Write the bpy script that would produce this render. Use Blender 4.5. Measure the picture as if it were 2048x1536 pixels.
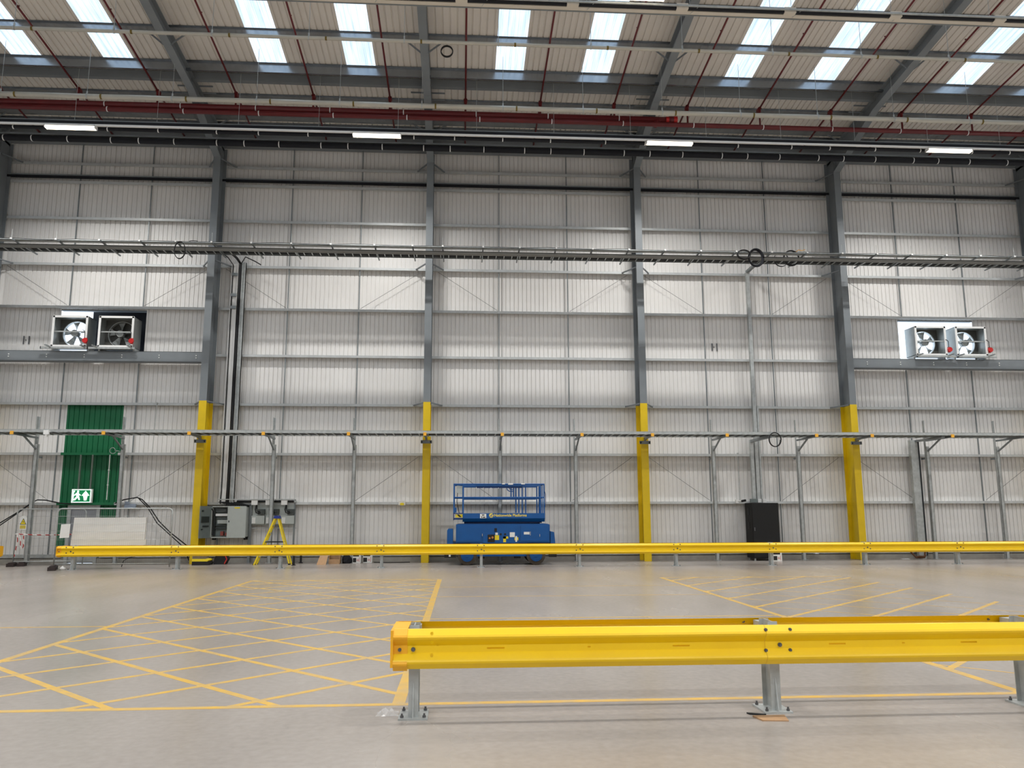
import bpy, bmesh, math, random
from mathutils import Vector, Matrix
random.seed(7)
for o in list(bpy.data.objects): bpy.data.objects.remove(o, do_unlink=True)
SC = bpy.context.scene
COL = SC.collection
R = math.radians
# ------------------------------------------------------------------ camera
cd = bpy.data.cameras.new('camera'); cam = bpy.data.objects.new('camera', cd); COL.objects.link(cam)
PITCH, YAW, ROLL = 0.16032, 0.06275, -0.00257
fw = Vector((math.sin(YAW)*math.cos(PITCH), math.cos(YAW)*math.cos(PITCH), math.sin(PITCH)))
rt = Vector((math.cos(YAW), -math.sin(YAW), 0)); up = rt.cross(fw)
rt2 = math.cos(ROLL)*rt + math.sin(ROLL)*up; up2 = -math.sin(ROLL)*rt + math.cos(ROLL)*up
cam.matrix_world = Matrix(((rt2.x, up2.x, -fw.x, 1.2036), (rt2.y, up2.y, -fw.y, -27.427), (rt2.z, up2.z, -fw.z, 1.6), (0, 0, 0, 1)))
cd.sensor_width = 36; cd.lens = 1605.5/2048*36; cd.clip_end = 300; cd.clip_start = .05
SC.camera = cam
# ------------------------------------------------------------------ world, light, exposure
w = bpy.data.worlds.new('sky'); SC.world = w; w.use_nodes = True
bg = w.node_tree.nodes['Background']
bg.inputs[0].default_value = (.74, .86, 1.0, 1); bg.inputs[1].default_value = 2.3
vs = SC.view_settings
vs.view_transform = 'Standard'; vs.look = 'None'; vs.exposure = 0.13; vs.gamma = 1; vs.use_curve_mapping = False
SC.cycles.max_bounces = 5; SC.cycles.diffuse_bounces = 3; SC.cycles.glossy_bounces = 2
LAMP_W, LAMP_COL = 300.0, (1.0, .985, .955)
LAMP_X = [-29.85 + 9.43*k for k in range(8)]          # one batten every 9.43 m along each row
ROW_Y = [-3.27, -10.62, -20.6, -31.0, -41.4, -52.0]      # rows of battens hung under the roof
LAMP_X2 = [-23.1, -9.0, 5.1, 19.2, 33.3]               # the second row hangs fewer
LAMP_Z = 13.5
R_SPREAD = math.radians(150)
for ri, ry in enumerate(ROW_Y):
    for li, lx in enumerate(LAMP_X2 if ri == 1 else LAMP_X):
        if not -29 < lx < 37: continue
        seen = (ri == 0 and -14 < lx < 22) or (ri == 1 and lx == 5.1)   # the five battens in the picture; the rest hang in the same rows beyond it
        lname = 'batten_light' if seen else 'batten_light_row_%d_%d_offscreen' % (ri+1, li+1)
        ld = bpy.data.lights.new(lname, 'AREA'); ld.shape = 'RECTANGLE'; ld.size = 1.42; ld.size_y = .16
        ld.energy = LAMP_W; ld.color = LAMP_COL; ld.spread = R_SPREAD
        lo = bpy.data.objects.new(lname, ld); COL.objects.link(lo); lo.location = (lx, ry, LAMP_Z-.075)

# ------------------------------------------------------------------ helpers
def lin(r, g, b):
    return tuple(((c/255)/12.92 if c/255 <= .04045 else ((c/255+.055)/1.055)**2.4) for c in (r, g, b))
MATS = {}
def mat(name, rgb, rough=.5, metal=0, var=.08, scale=4, bump=0, bscale=60, coat=0, stretch=(1, 1, 1), detail=4):
    if name in MATS: return MATS[name]
    m = bpy.data.materials.new(name); m.use_nodes = True; nt = m.node_tree; b = nt.nodes['Principled BSDF']
    c = lin(*rgb)
    b.inputs['Roughness'].default_value = rough; b.inputs['Metallic'].default_value = metal
    if coat: b.inputs['Coat Weight'].default_value = coat; b.inputs['Coat Roughness'].default_value = .15
    if var or bump:
        tc = nt.nodes.new('ShaderNodeNewGeometry'); mp = nt.nodes.new('ShaderNodeMapping'); mp.inputs['Scale'].default_value = stretch
        nt.links.new(tc.outputs['Position'], mp.inputs['Vector'])
        n = nt.nodes.new('ShaderNodeTexNoise'); n.inputs['Scale'].default_value = scale; n.inputs['Detail'].default_value = detail
        nt.links.new(mp.outputs[0], n.inputs['Vector'])
        r = nt.nodes.new('ShaderNodeValToRGB'); r.color_ramp.elements[0].position = .3; r.color_ramp.elements[1].position = .7
        r.color_ramp.elements[0].color = tuple(x*(1-var) for x in c)+(1,); r.color_ramp.elements[1].color = tuple(min(1, x*(1+var)) for x in c)+(1,)
        nt.links.new(n.outputs[0], r.inputs[0]); nt.links.new(r.outputs[0], b.inputs['Base Color'])
        if bump:
            n2 = nt.nodes.new('ShaderNodeTexNoise'); n2.inputs['Scale'].default_value = bscale
            nt.links.new(tc.outputs['Position'], n2.inputs['Vector'])
            bp = nt.nodes.new('ShaderNodeBump'); bp.inputs['Strength'].default_value = bump; bp.inputs['Distance'].default_value = .01
            nt.links.new(n2.outputs[0], bp.inputs['Height']); nt.links.new(bp.outputs[0], b.inputs['Normal'])
    else:
        b.inputs['Base Color'].default_value = c+(1,)
    MATS[name] = m; return m
def emis(name, rgb, s):
    m = bpy.data.materials.new(name); m.use_nodes = True; b = m.node_tree.nodes['Principled BSDF']
    b.inputs['Base Color'].default_value = lin(*rgb)+(1,); b.inputs['Emission Color'].default_value = lin(*rgb)+(1,); b.inputs['Emission Strength'].default_value = s
    MATS[name] = m; return m

class MB:
    def __init__(s): s.v = []; s.f = []
    def add(s, vs, fs):
        k = len(s.v); s.v += [tuple(p) for p in vs]; s.f += [tuple(i+k for i in f) for f in fs]; return s
    def box(s, x0, x1, y0, y1, z0, z1):
        return s.add([(x0,y0,z0),(x1,y0,z0),(x1,y1,z0),(x0,y1,z0),(x0,y0,z1),(x1,y0,z1),(x1,y1,z1),(x0,y1,z1)],
                     [(3,2,1,0),(4,5,6,7),(0,1,5,4),(1,2,6,5),(2,3,7,6),(3,0,4,7)])
    def cbox(s, c, d): return s.box(c[0]-d[0]/2, c[0]+d[0]/2, c[1]-d[1]/2, c[1]+d[1]/2, c[2]-d[2]/2, c[2]+d[2]/2)
    def bar(s, p, q, wd, ht, ref=(0,0,1)):           # rectangular bar from p to q
        p, q = Vector(p), Vector(q); d = (q-p).normalized(); r = Vector(ref)
        if abs(d.dot(r)) > .95: r = Vector((0,1,0))
        a = d.cross(r).normalized(); b = a.cross(d)
        vs = [e+a*sx*wd/2+b*sz*ht/2 for e in (p, q) for sx, sz in ((-1,-1),(1,-1),(1,1),(-1,1))]
        return s.add(vs, [(3,2,1,0),(4,5,6,7),(0,1,5,4),(1,2,6,5),(2,3,7,6),(3,0,4,7)])
    def tube(s, p, q, r, n=8, r2=None): return s.path([p, q], r, n, r2)
    def path(s, pts, r, n=6, r2=None, closed=False):
        P = [Vector(p) for p in pts]; m = len(P); k = len(s.v); prev = None
        for i, p in enumerate(P):
            if closed: d = P[(i+1) % m]-P[i-1]
            else: d = P[min(i+1, m-1)]-P[max(i-1, 0)]
            d.normalize()
            if prev is None:
                ref = Vector((0,0,1)) if abs(d.z) < .9 else Vector((1,0,0)); a = d.cross(ref).normalized()
            else:
                a = (prev-d*prev.dot(d)).normalized()
            prev = a; b = d.cross(a); rr = r if r2 is None else r+(r2-r)*i/(m-1)
            for j in range(n):
                t = 2*math.pi*j/n; s.v.append(tuple(p+a*math.cos(t)*rr+b*math.sin(t)*rr))
        for i in range(m if closed else m-1):
            for j in range(n):
                A, B = k+i*n, k+((i+1) % m)*n
                s.f.append((A+j, A+(j+1) % n, B+(j+1) % n, B+j))
        if not closed:
            s.f.append(tuple(k+j for j in reversed(range(n)))); s.f.append(tuple(k+(m-1)*n+j for j in range(n)))
        return s
    def prism(s, poly, ax, a0, a1):
        def P(u, v, a): return {'x': (a, u, v), 'y': (u, a, v), 'z': (u, v, a)}[ax]
        n = len(poly)
        vs = [P(u, v, a0) for u, v in poly]+[P(u, v, a1) for u, v in poly]
        return s.add(vs, [tuple(range(n)), tuple(range(2*n-1, n-1, -1))]+[(i, (i+1) % n, n+(i+1) % n, n+i) for i in range(n)])
    def disc(s, c, r, ax, th, n=16, sy=1.0):
        poly = [(math.cos(2*math.pi*i/n)*r, math.sin(2*math.pi*i/n)*r*sy) for i in range(n)]
        i0 = {'x': (1,2,0), 'y': (0,2,1), 'z': (0,1,2)}[ax]
        return s.prism([(c[i0[0]]+u, c[i0[1]]+v) for u, v in poly], ax, c[i0[2]]-th/2, c[i0[2]]+th/2)
    def ring(s, c, ro, ri, ax, th, n=24):
        k = len(s.v)
        for a in (-th/2, th/2):
            for r in (ro, ri):
                for i in range(n):
                    t = 2*math.pi*i/n; u, v = r*math.cos(t), r*math.sin(t)
                    s.v.append({'x': (c[0]+a, c[1]+u, c[2]+v), 'y': (c[0]+u, c[1]+a, c[2]+v), 'z': (c[0]+u, c[1]+v, c[2]+a)}[ax])
        for i in range(n):
            j = (i+1) % n
            for A, B in ((0, n), (n, 3*n), (3*n, 2*n), (2*n, 0)):
                s.f.append((k+A+i, k+A+j, k+B+j, k+B+i))
        return s
    def mesh(s, name, off=(0,0,0), smooth=False):
        me = bpy.data.meshes.new(name); me.from_pydata([(a-off[0], b-off[1], c-off[2]) for a, b, c in s.v], [], s.f)
        bm = bmesh.new(); bm.from_mesh(me); bmesh.ops.recalc_face_normals(bm, faces=bm.faces); bm.to_mesh(me); bm.free()
        if smooth:
            me.polygons.foreach_set('use_smooth', [len(p.vertices) == 4 for p in me.polygons])
        return me
def wloc(o):
    l = Vector((0,0,0))
    while o: l += o.location; o = o.parent
    return l
def part(name, mb, m, parent, smooth=False, label=None, at=None):
    base = wloc(parent) if parent else Vector((0,0,0))
    off = base if at is None else Vector(at)
    me = mb.mesh(name, off, smooth); me.materials.append(m)
    o = bpy.data.objects.new(name, me); COL.objects.link(o); o.parent = parent
    if at is not None: o.location = Vector(at)-base
    if label: o['label'] = label
    return o
def tag(o, label, cat, group=None):
    o['label'] = label; o['category'] = cat
    if group: o['group'] = group
    return o
def thing(name, label, cat, loc=(0,0,0), group=None):
    o = bpy.data.objects.new(name, None); COL.objects.link(o); o.location = loc; o.empty_display_size = .2
    return tag(o, label, cat, group)
def solo(name, mb, m, label, cat, group=None, smooth=False):
    xs, ys, zs = zip(*mb.v)
    return tag(part(name, mb, m, None, smooth, at=((min(xs)+max(xs))/2, (min(ys)+max(ys))/2, min(zs))), label, cat, group)
def struct(name, mb=None, m=None):
    if mb is None:
        o = bpy.data.objects.new(name, None); COL.objects.link(o)
    else: o = part(name, mb, m, None)
    o['kind'] = 'structure'; return o
def rep(o, d, parent=None):                            # copy of one part, moved by d
    c = o.copy(); COL.objects.link(c); c.location = o.location+Vector(d)
    if parent is not None: c.parent = parent
    return c
def copy_tree(root, loc, label=None):
    r = root.copy(); COL.objects.link(r); r.location = loc
    if label: r['label'] = label
    for ch in root.children:
        c = ch.copy(); COL.objects.link(c); c.parent = r
        for g in ch.children:
            d = g.copy(); COL.objects.link(d); d.parent = c
    return r
def text(name, body, size, x, y, z, m, parent, centre=False):
    cu = bpy.data.curves.new(name, 'FONT'); cu.body = body; cu.size = size; cu.extrude = .0015; cu.offset = size*.022
    if centre: cu.align_x = 'CENTER'
    o = bpy.data.objects.new(name, cu); COL.objects.link(o)
    dg = bpy.context.evaluated_depsgraph_get(); me = bpy.data.meshes.new_from_object(o.evaluated_get(dg)); bpy.data.objects.remove(o)
    b = wloc(parent)
    for v in me.vertices:
        c = v.co.copy(); v.co = (c.x+x-b.x, y-c.z-b.y, c.y+z-b.z)
    me.materials.clear(); me.materials.append(m)
    t = bpy.data.objects.new(name, me); COL.objects.link(t); t.parent = parent; return t

# ------------------------------------------------------------------ materials
M_liner = mat('white_liner', (237, 235, 232), .45, 0, .035, .8, stretch=(1, 1, .35))
M_roof = mat('roof_liner', (226, 220, 212), .5, 0, .05, .9)
M_green = mat('green_liner', (0, 104, 62), .45, 0, .08, 2)
M_grey = mat('grey_paint', (126, 132, 136), .5, 0, .06, 2)
M_yel = mat('yellow_column_paint', (232, 196, 12), .42, 0, .05, 3)
M_rail = mat('yellow_powder_coat', (255, 208, 0), .36, 0, .03, 3, coat=.15)
M_cap = mat('orange_yellow_plastic', (252, 184, 30), .4, 0, .04, 8)
M_girt = mat('pale_galvanised_rail', (196, 199, 199), .42, .25, .08, 4)
M_galv = mat('galvanised_steel', (182, 186, 185), .42, .3, .14, 9)
M_galvd = mat('galvanised_purlin', (132, 138, 140), .38, .35, .1, 3)
M_purlin = mat('bright_galvanised_purlin', (150, 156, 162), .26, .8, .08, 3)
M_pipe = mat('galvanised_pipe', (196, 192, 180), .38, .3, .06, 3)
M_band = mat('pipe_brass_band', (120, 100, 40), .5, .4, .1, 20)
M_red = mat('red_pipe_paint', (108, 28, 30), .4, 0, .1, 4)
M_redb = mat('bright_red_plastic', (200, 30, 28), .35, 0, .05, 9)
M_black = mat('black_rubber', (18, 19, 22), .6, 0, .15, 12)
M_navy = mat('black_foam_lagging', (11, 14, 24), .75, 0, .1, 8)
M_white = mat('white_plastic', (243, 243, 241), .4, 0, .02, 6)
M_trunk = mat('white_trunking', (222, 214, 200), .45, 0, .03, 3)
M_concrete = mat('concrete_plinth', (158, 154, 146), .8, 0, .1, 5, .2)
M_dark = mat('dark_gap', (40, 40, 40), .8, 0, .1, 5)
M_blue = mat('blue_machine_paint', (0, 82, 150), .45, 0, .07, 5)
M_blued = mat('dark_blue_paint', (0, 52, 112), .45, 0, .08, 5)
M_tyre = mat('tyre_rubber', (74, 66, 58), .85, 0, .15, 14)
M_cab = mat('light_grey_cabinet', (186, 192, 188), .4, 0, .03, 5)
M_cabd = mat('grey_cabinet_inside', (122, 132, 130), .5, 0, .06, 8)
M_blackcab = mat('black_cabinet_paint', (19, 19, 19), .7, 0, .15, 30)
M_card = mat('brown_cardboard', (176, 140, 104), .8, 0, .08, 12)
M_stick_y = mat('yellow_sticker', (238, 214, 40), .5, 0, .05, 30)
M_stick_w = mat('white_sticker', (236, 236, 232), .5, 0, .03, 30)
M_txt = mat('yellow_lettering', (240, 216, 90), .5, 0, 0)
M_txtk = mat('black_print', (25, 25, 25), .6, 0, 0)
M_txtr = mat('red_print', (190, 40, 30), .6, 0, 0)
M_doorg = mat('grey_door_paint', (140, 143, 148), .45, 0, .04, 4)
M_orange = mat('orange_end_cap', (255, 186, 60), .45, 0, .05, 20)
M_board = mat('white_foam_board', (238, 236, 230), .6, 0, .03, 3)
M_ladder_y = mat('yellow_fibreglass', (236, 208, 30), .45, 0, .05, 9)
M_bluep = mat('blue_plastic', (30, 52, 140), .4, 0, .05, 9)
M_steel = mat('dull_bolt_steel', (110, 110, 112), .4, .7, .15, 30)
M_wood = mat('brown_twine', (96, 60, 34), .8, 0, .2, 20)
M_fanbox = mat('fan_housing', (150, 154, 152), .4, .3, .06, 6)
M_fanin = mat('fan_louvre', (92, 92, 88), .5, .2, .06, 6)
M_lamp = emis('lamp_diffuser', (255, 240, 214), 5.0)
M_exitg = emis('lit_green', (0, 120, 70), .55)
M_exitw = emis('lit_white', (235, 255, 245), 1.6)
def floor_mat():
    m = bpy.data.materials.new('resin_floor'); m.use_nodes = True; nt = m.node_tree; b = nt.nodes['Principled BSDF']
    g = nt.nodes.new('ShaderNodeNewGeometry')
    def noise(sc, det, st):
        mp = nt.nodes.new('ShaderNodeMapping'); mp.inputs['Scale'].default_value = st; nt.links.new(g.outputs['Position'], mp.inputs[0])
        n = nt.nodes.new('ShaderNodeTexNoise'); n.inputs['Scale'].default_value = sc; n.inputs['Detail'].default_value = det; nt.links.new(mp.outputs[0], n.inputs[0]); return n
    n1 = noise(.5, 5, (1, .35, 1)); n2 = noise(14, 6, (1, 1, 1))
    mx = nt.nodes.new('ShaderNodeMix'); mx.data_type = 'FLOAT'; mx.inputs[0].default_value = .35
    nt.links.new(n1.outputs[0], mx.inputs[2]); nt.links.new(n2.outputs[0], mx.inputs[3])
    r = nt.nodes.new('ShaderNodeValToRGB'); e = r.color_ramp.elements; e[0].position = .35; e[1].position = .65
    e[0].color = lin(152, 144, 137)+(1,); e[1].color = lin(171, 163, 155)+(1,)
    nt.links.new(mx.outputs[0], r.inputs[0]); nt.links.new(r.outputs[0], b.inputs['Base Color'])
    rr = nt.nodes.new('ShaderNodeMapRange'); rr.inputs[3].default_value = .16; rr.inputs[4].default_value = .34
    nt.links.new(n1.outputs[0], rr.inputs[0]); nt.links.new(rr.outputs[0], b.inputs['Roughness'])
    b.inputs['IOR'].default_value = 1.38
    bp = nt.nodes.new('ShaderNodeBump'); bp.inputs['Strength'].default_value = .04; bp.inputs['Distance'].default_value = .02
    nt.links.new(n2.outputs[0], bp.inputs['Height']); nt.links.new(bp.outputs[0], b.inputs['Normal']); return m
def line_mat():
    m = bpy.data.materials.new('worn_yellow_line'); m.use_nodes = True; nt = m.node_tree; b = nt.nodes['Principled BSDF']
    g = nt.nodes.new('ShaderNodeNewGeometry'); n = nt.nodes.new('ShaderNodeTexNoise'); n.inputs['Scale'].default_value = 5; n.inputs['Detail'].default_value = 8
    nt.links.new(g.outputs['Position'], n.inputs[0]); r = nt.nodes.new('ShaderNodeValToRGB'); e = r.color_ramp.elements
    e[0].position = .3; e[1].position = .62; e[0].color = lin(196, 168, 118)+(1,); e[1].color = lin(222, 178, 78)+(1,)
    nt.links.new(n.outputs[0], r.inputs[0]); nt.links.new(r.outputs[0], b.inputs['Base Color']); b.inputs['Roughness'].default_value = .35; return m
def sky_panel_mat():
    m = bpy.data.materials.new('translucent_rooflight'); m.use_nodes = True; nt = m.node_tree
    for nn in list(nt.nodes):
        if nn.type != 'OUTPUT_MATERIAL': nt.nodes.remove(nn)
    out = [nn for nn in nt.nodes][0]
    g = nt.nodes.new('ShaderNodeNewGeometry'); mp = nt.nodes.new('ShaderNodeMapping'); mp.inputs['Scale'].default_value = (9, .5, 1)
    n = nt.nodes.new('ShaderNodeTexNoise'); n.inputs['Scale'].default_value = 1.2; n.inputs['Detail'].default_value = 4
    nt.links.new(g.outputs['Position'], mp.inputs[0]); nt.links.new(mp.outputs[0], n.inputs[0])
    r = nt.nodes.new('ShaderNodeValToRGB'); e = r.color_ramp.elements; e[0].position = .35; e[1].position = .62
    e[0].color = (.50, .56, .62, 1); e[1].color = (.74, .78, .80, 1); nt.links.new(n.outputs[0], r.inputs[0])
    t = nt.nodes.new('ShaderNodeBsdfTranslucent'); nt.links.new(r.outputs[0], t.inputs[0])
    d = nt.nodes.new('ShaderNodeBsdfDiffuse'); d.inputs[0].default_value = (.7, .75, .8, 1)
    x = nt.nodes.new('ShaderNodeMixShader'); x.inputs[0].default_value = .12
    nt.links.new(t.outputs[0], x.inputs[1]); nt.links.new(d.outputs[0], x.inputs[2]); nt.links.new(x.outputs[0], out.inputs[0]); return m
def tape_mat():
    m = bpy.data.materials.new('red_white_tape'); m.use_nodes = True; nt = m.node_tree; b = nt.nodes['Principled BSDF']
    g = nt.nodes.new('ShaderNodeNewGeometry'); wv = nt.nodes.new('ShaderNodeTexWave'); wv.bands_direction = 'DIAGONAL'; wv.inputs['Scale'].default_value = 2.2
    nt.links.new(g.outputs['Position'], wv.inputs[0]); r = nt.nodes.new('ShaderNodeValToRGB'); r.color_ramp.interpolation = 'CONSTANT'
    e = r.color_ramp.elements; e[0].position = 0; e[1].position = .5; e[0].color = lin(170, 40, 40)+(1,); e[1].color = lin(225, 220, 215)+(1,)
    nt.links.new(wv.outputs[0], r.inputs[0]); nt.links.new(r.outputs[0], b.inputs['Base Color']); return m
def film_mat():
    m = bpy.data.materials.new('clear_film'); m.use_nodes = True; b = m.node_tree.nodes['Principled BSDF']
    b.inputs['Base Color'].default_value = (.9, .9, .9, 1); b.inputs['Roughness'].default_value = .15; b.inputs['Alpha'].default_value = .3; return m
M_floor, M_line, M_sky, M_tape, M_film = floor_mat(), line_mat(), sky_panel_mat(), tape_mat(), film_mat()

# ------------------------------------------------------------------ setting
S = 7.53
XA, XB, YB = -30.0, 38.0, -60.0
TN = math.tan(R(6)); RZ = 15.3
def rz(y, z0=RZ): return z0-TN*y
WY = .95                                                    # inner face of the liner sheets
floor = struct('floor', MB().box(XA, XB, YB, 1.1, -.2, 0), M_floor)
def pline(x0, y0, x1, y1, wd=.1, h=.0016): part('painted_line', MB().bar((x0, y0, h/2), (x1, y1, h/2), wd, h), M_line, floor)
def hatch_box(x0, x1, y0, y1, cs, ds, wd=.075, wc=.075, edge=True):
    pline(x0, y0, x0, y1, .1)
    if edge: pline(x1, y0, x1, y1, .11, .002)
    pline(x0, y1, x1, y1, .08, .0012)
    for c in cs:                                             # x + y = c
        xs = [max(x0, c-y1), min(x1, c-y0)]
        if xs[1]-xs[0] > .2: pline(xs[0], c-xs[0], xs[1], c-xs[1], wc, .0013)
    for d in ds:                                             # y - x = d
        xs = [max(x0, y0-d), min(x1, y1-d)]
        if xs[1]-xs[0] > .2: pline(xs[0], xs[0]+d, xs[1], xs[1]+d, wd, .0014)
hatch_box(-3.88, .68, -20.2, -6.9, [-21.9+1.38*k for k in range(14)], [-20.8+1.36*k for k in range(13)])
hatch_box(6.25, 10.95, -20.2, -6.9, [-13.9+1.4*k for k in range(13)], [-26.7+1.4*k for k in range(10)], .08, .03, False)
pline(-9, -20.24, 12, -20.14, .085, .0018)
pline(.73, -14.56, 6.2, -14.58, .06, .0015); pline(-9, -15.02, -3.93, -15.02, .06, .0015)
pline(.73, -11.2, 6.2, -11.2, .04, .0015); pline(.73, -9.1, 6.2, -9.1, .04, .0015)
for nm, bx in (('wall_left', (XA-.2, XA, YB, 1.1, 0, 20.5)), ('wall_right', (XB, XB+.2, YB, 1.1, 0, 20.5)), ('wall_front', (XA-.2, XB+.2, YB-.2, YB, 0, 20.5))):
    struct(nm, MB().box(*bx), M_liner)
wall = struct('wall_back')
WTOP = rz(WY)
def groove_sheet(x0, x1, z0, z1, m, name='liner_sheet'):
    mb = MB(); n = max(1, round((x1-x0)/.155)); p = (x1-x0)/n; pts = [(x0, WY)]
    for k in range(n):
        a = x0+k*p+p*.5
        pts += [(a-.015, WY), (a-.01, WY+.024), (a+.01, WY+.024), (a+.015, WY)]
    pts.append((x1, WY))
    v = [(x, y, z) for z in (z0, z1) for x, y in pts]; N = len(pts)
    mb.add(v, [(i, i+1, N+i+1, N+i) for i in range(N-1)])
    return part(name, mb, m, wall)
OPL, OPR = (-12.86, -9.95, 7.22, 8.69), (17.47, 20.36, 7.22, 8.69)   # fan openings
GRN = (-12.38, -10.49); DOOR = (-12.06, -11.0, 1.92)
def cols(a, b, wmax=.93):
    n = max(1, math.ceil((b-a)/wmax-1e-6)); return [(a+(b-a)*k/n, a+(b-a)*(k+1)/n) for k in range(n)]
segs = [(XA, OPL[0]), (OPL[0], GRN[0]), (GRN[0], DOOR[0]), (DOOR[0], DOOR[1]), (DOOR[1], GRN[1]), (GRN[1], OPL[1]), (OPL[1], OPR[0]), (OPR[0], OPR[1]), (OPR[1], XB)]
for k, (a, b) in enumerate(segs):
    for c, d in cols(a, b):
        zs = [.16, WTOP]
        inL = OPL[0]-.01 <= c and d <= OPL[1]+.01; inR = OPR[0]-.01 <= c and d <= OPR[1]+.01
        green = GRN[0]-.01 <= c and d <= GRN[1]+.01; door = DOOR[0]-.01 <= c and d <= DOOR[1]+.01
        lo = DOOR[2] if door else .16
        if green: groove_sheet(c, d, lo, 5.42, M_green, 'green_sheet'); lo = 5.42
        if inL or inR:
            groove_sheet(c, d, lo, 7.22, M_liner); groove_sheet(c, d, 8.69, WTOP, M_liner)
        else: groove_sheet(c, d, lo, WTOP, M_liner)
pl = MB()
for a, b in ((XA, DOOR[0]), (DOOR[1], XB)): pl.box(a, b, .9, 1.0, 0, .15)
part('plinth', pl, M_concrete, wall)
pl = MB()
for a, b in ((XA, DOOR[0]), (DOOR[1], XB)): pl.box(a, b, .942, .99, .15, .185)
part('base_gap', pl, M_concrete, wall)
pl = MB()
for a, b in ((XA, DOOR[0]-.1), (DOOR[1]+.1, XB)): pl.box(a, b, .86, .95, .185, .30)
part('base_angle', pl, M_galv, wall)
for op, nm in ((OPL, 'opening_lining'), (OPR, 'opening_lining')):
    m_ = MB().box(op[0], op[1], .94, 1.1, op[3], op[3]+.04); part(nm, m_, M_grey, wall)
# sheeting rails, sag bars and tie rods
GZ = [1.97, 3.65, 5.37, 7.1, 8.78, 10.33, 12.03, 13.38, 14.08]
def girt(x0, x1, z, m=M_girt):
    part('sheeting_rail', MB().box(x0, x1, .745, .95, z+.035, z+.045).box(x0, x1, .74, .75, z-.04, z+.045).box(x0, x1, .75, .785, z-.045, z-.037), m, wall)
for z in GZ:
    if z in (1.97, 3.65):
        girt(XA, GRN[0], z); girt(GRN[0], GRN[1], z, M_green); girt(GRN[1], XB, z)
    elif z == 7.1:
        girt(-7.4, 15, z)
    else: girt(XA, XB, z)
part('black_wall_strip', MB().box(XA, XB, .70, .78, 13.52, 13.6), M_navy, wall)  # plain black strip under a galvanised one, just above a sheeting rail
part('galvanised_wall_strip', MB().box(XA, XB, .68, .78, 13.6, 13.64), M_galvd, wall)
ref = None
for i in range(-3, 4):
    for fr in (1/3, 2/3):
        x = i*S+S*fr
        for k, z in enumerate([.3]+GZ):
            z1 = (GZ+[15.05])[k]
            if i == -2 and x < -10 and z < 3 and fr < .5: pass
            if abs(z-7.1) < .01 and i in (-2, 2): continue
            if abs(z-5.37) < .01 and i in (-2, 2): z1 = 6.8
            part('sag_bar', MB().box(x-.016, x+.016, .80, .845, z, z1), M_galvd, wall)
    for za, zb in ((10.25, 8.85), (3.57, 2.05)):
        for sx in (1, -1):
            x0 = i*S if sx > 0 else (i+1)*S
            part('tie_rod', MB().tube((x0+sx*.3, .76, za), (x0+sx*2.45, .76, zb), .007, 5), M_steel, wall)
# roof
roof = struct('ceiling')
def roof_mesh(x1, y0, y1, name):
    n = max(1, round(x1/.2)); p = x1/n; pts = [(0, 0)]
    for k in range(n):
        a = k*p+p*.5; pts += [(a-.025, 0), (a-.012, .03), (a+.012, .03), (a+.025, 0)]
    pts.append((x1, 0)); N = len(pts)
    mb = MB().add([(x, y, rz(y)+h) for y in (y0, y1) for x, h in pts], [(i, i+1, N+i+1, N+i) for i in range(N-1)])
    return mb.mesh(name)
def roof_piece(me, x, m, name):
    if not me.materials: me.materials.append(m)
    o = bpy.data.objects.new(name, me); COL.objects.link(o); o.parent = roof; o.location = (x, 0, 0)
B0 = 7.5
SKY_Y = -3.58
lay = []
for a, b in ((0, 2.19), (3.1, 4.97), (5.88, 7.5)):
    n = 2
    for k in range(n): lay.append((a+(b-a)*k/n, roof_mesh((b-a)/n, 1.0, YB, 'roof_sheet')))
lay_low = [(2.19, roof_mesh(.91, 1.0, SKY_Y, 'roof_sheet')), (4.97, roof_mesh(.91, 1.0, SKY_Y, 'roof_sheet'))]
lay_sky = [(2.19, roof_mesh(.91, SKY_Y, YB, 'rooflight')), (4.97, roof_mesh(.91, SKY_Y, YB, 'rooflight'))]
for i in range(-4, 6):
    for x, me in lay: roof_piece(me, i*B0+x, M_roof, 'roof_sheet')
    for x, me in lay_low: roof_piece(me, i*B0+x, M_roof, 'roof_sheet')
    for x, me in lay_sky: roof_piece(me, i*B0+x, M_sky, 'rooflight')
def purlin(y, d=.18, fl=.06, m=M_purlin):
    z = rz(y)-.004
    part('purlin', MB().box(XA, XB, y, y+.006, z-d, z).box(XA, XB, y, y+fl, z-d-.005, z-d).box(XA, XB, y-fl, y, z-.008, z-.003), m, roof)
for y in (-.25, -.75, -1.92, -5.15, -6.77, -8.4, -10.0, -11.6, -13.2, -14.8): purlin(y)
purlin(-3.56, .29, .08)
part('tie_beam', MB().box(XA, XB, -3.06, -2.9, 15.34, rz(-2.9)-.006), M_grey, roof)
part('eaves_beam', MB().box(XA, XB, .2, .45, 14.86, 15.1).box(XA, XB, .44, .9, 14.86, 14.9), M_grey, roof)
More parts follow.
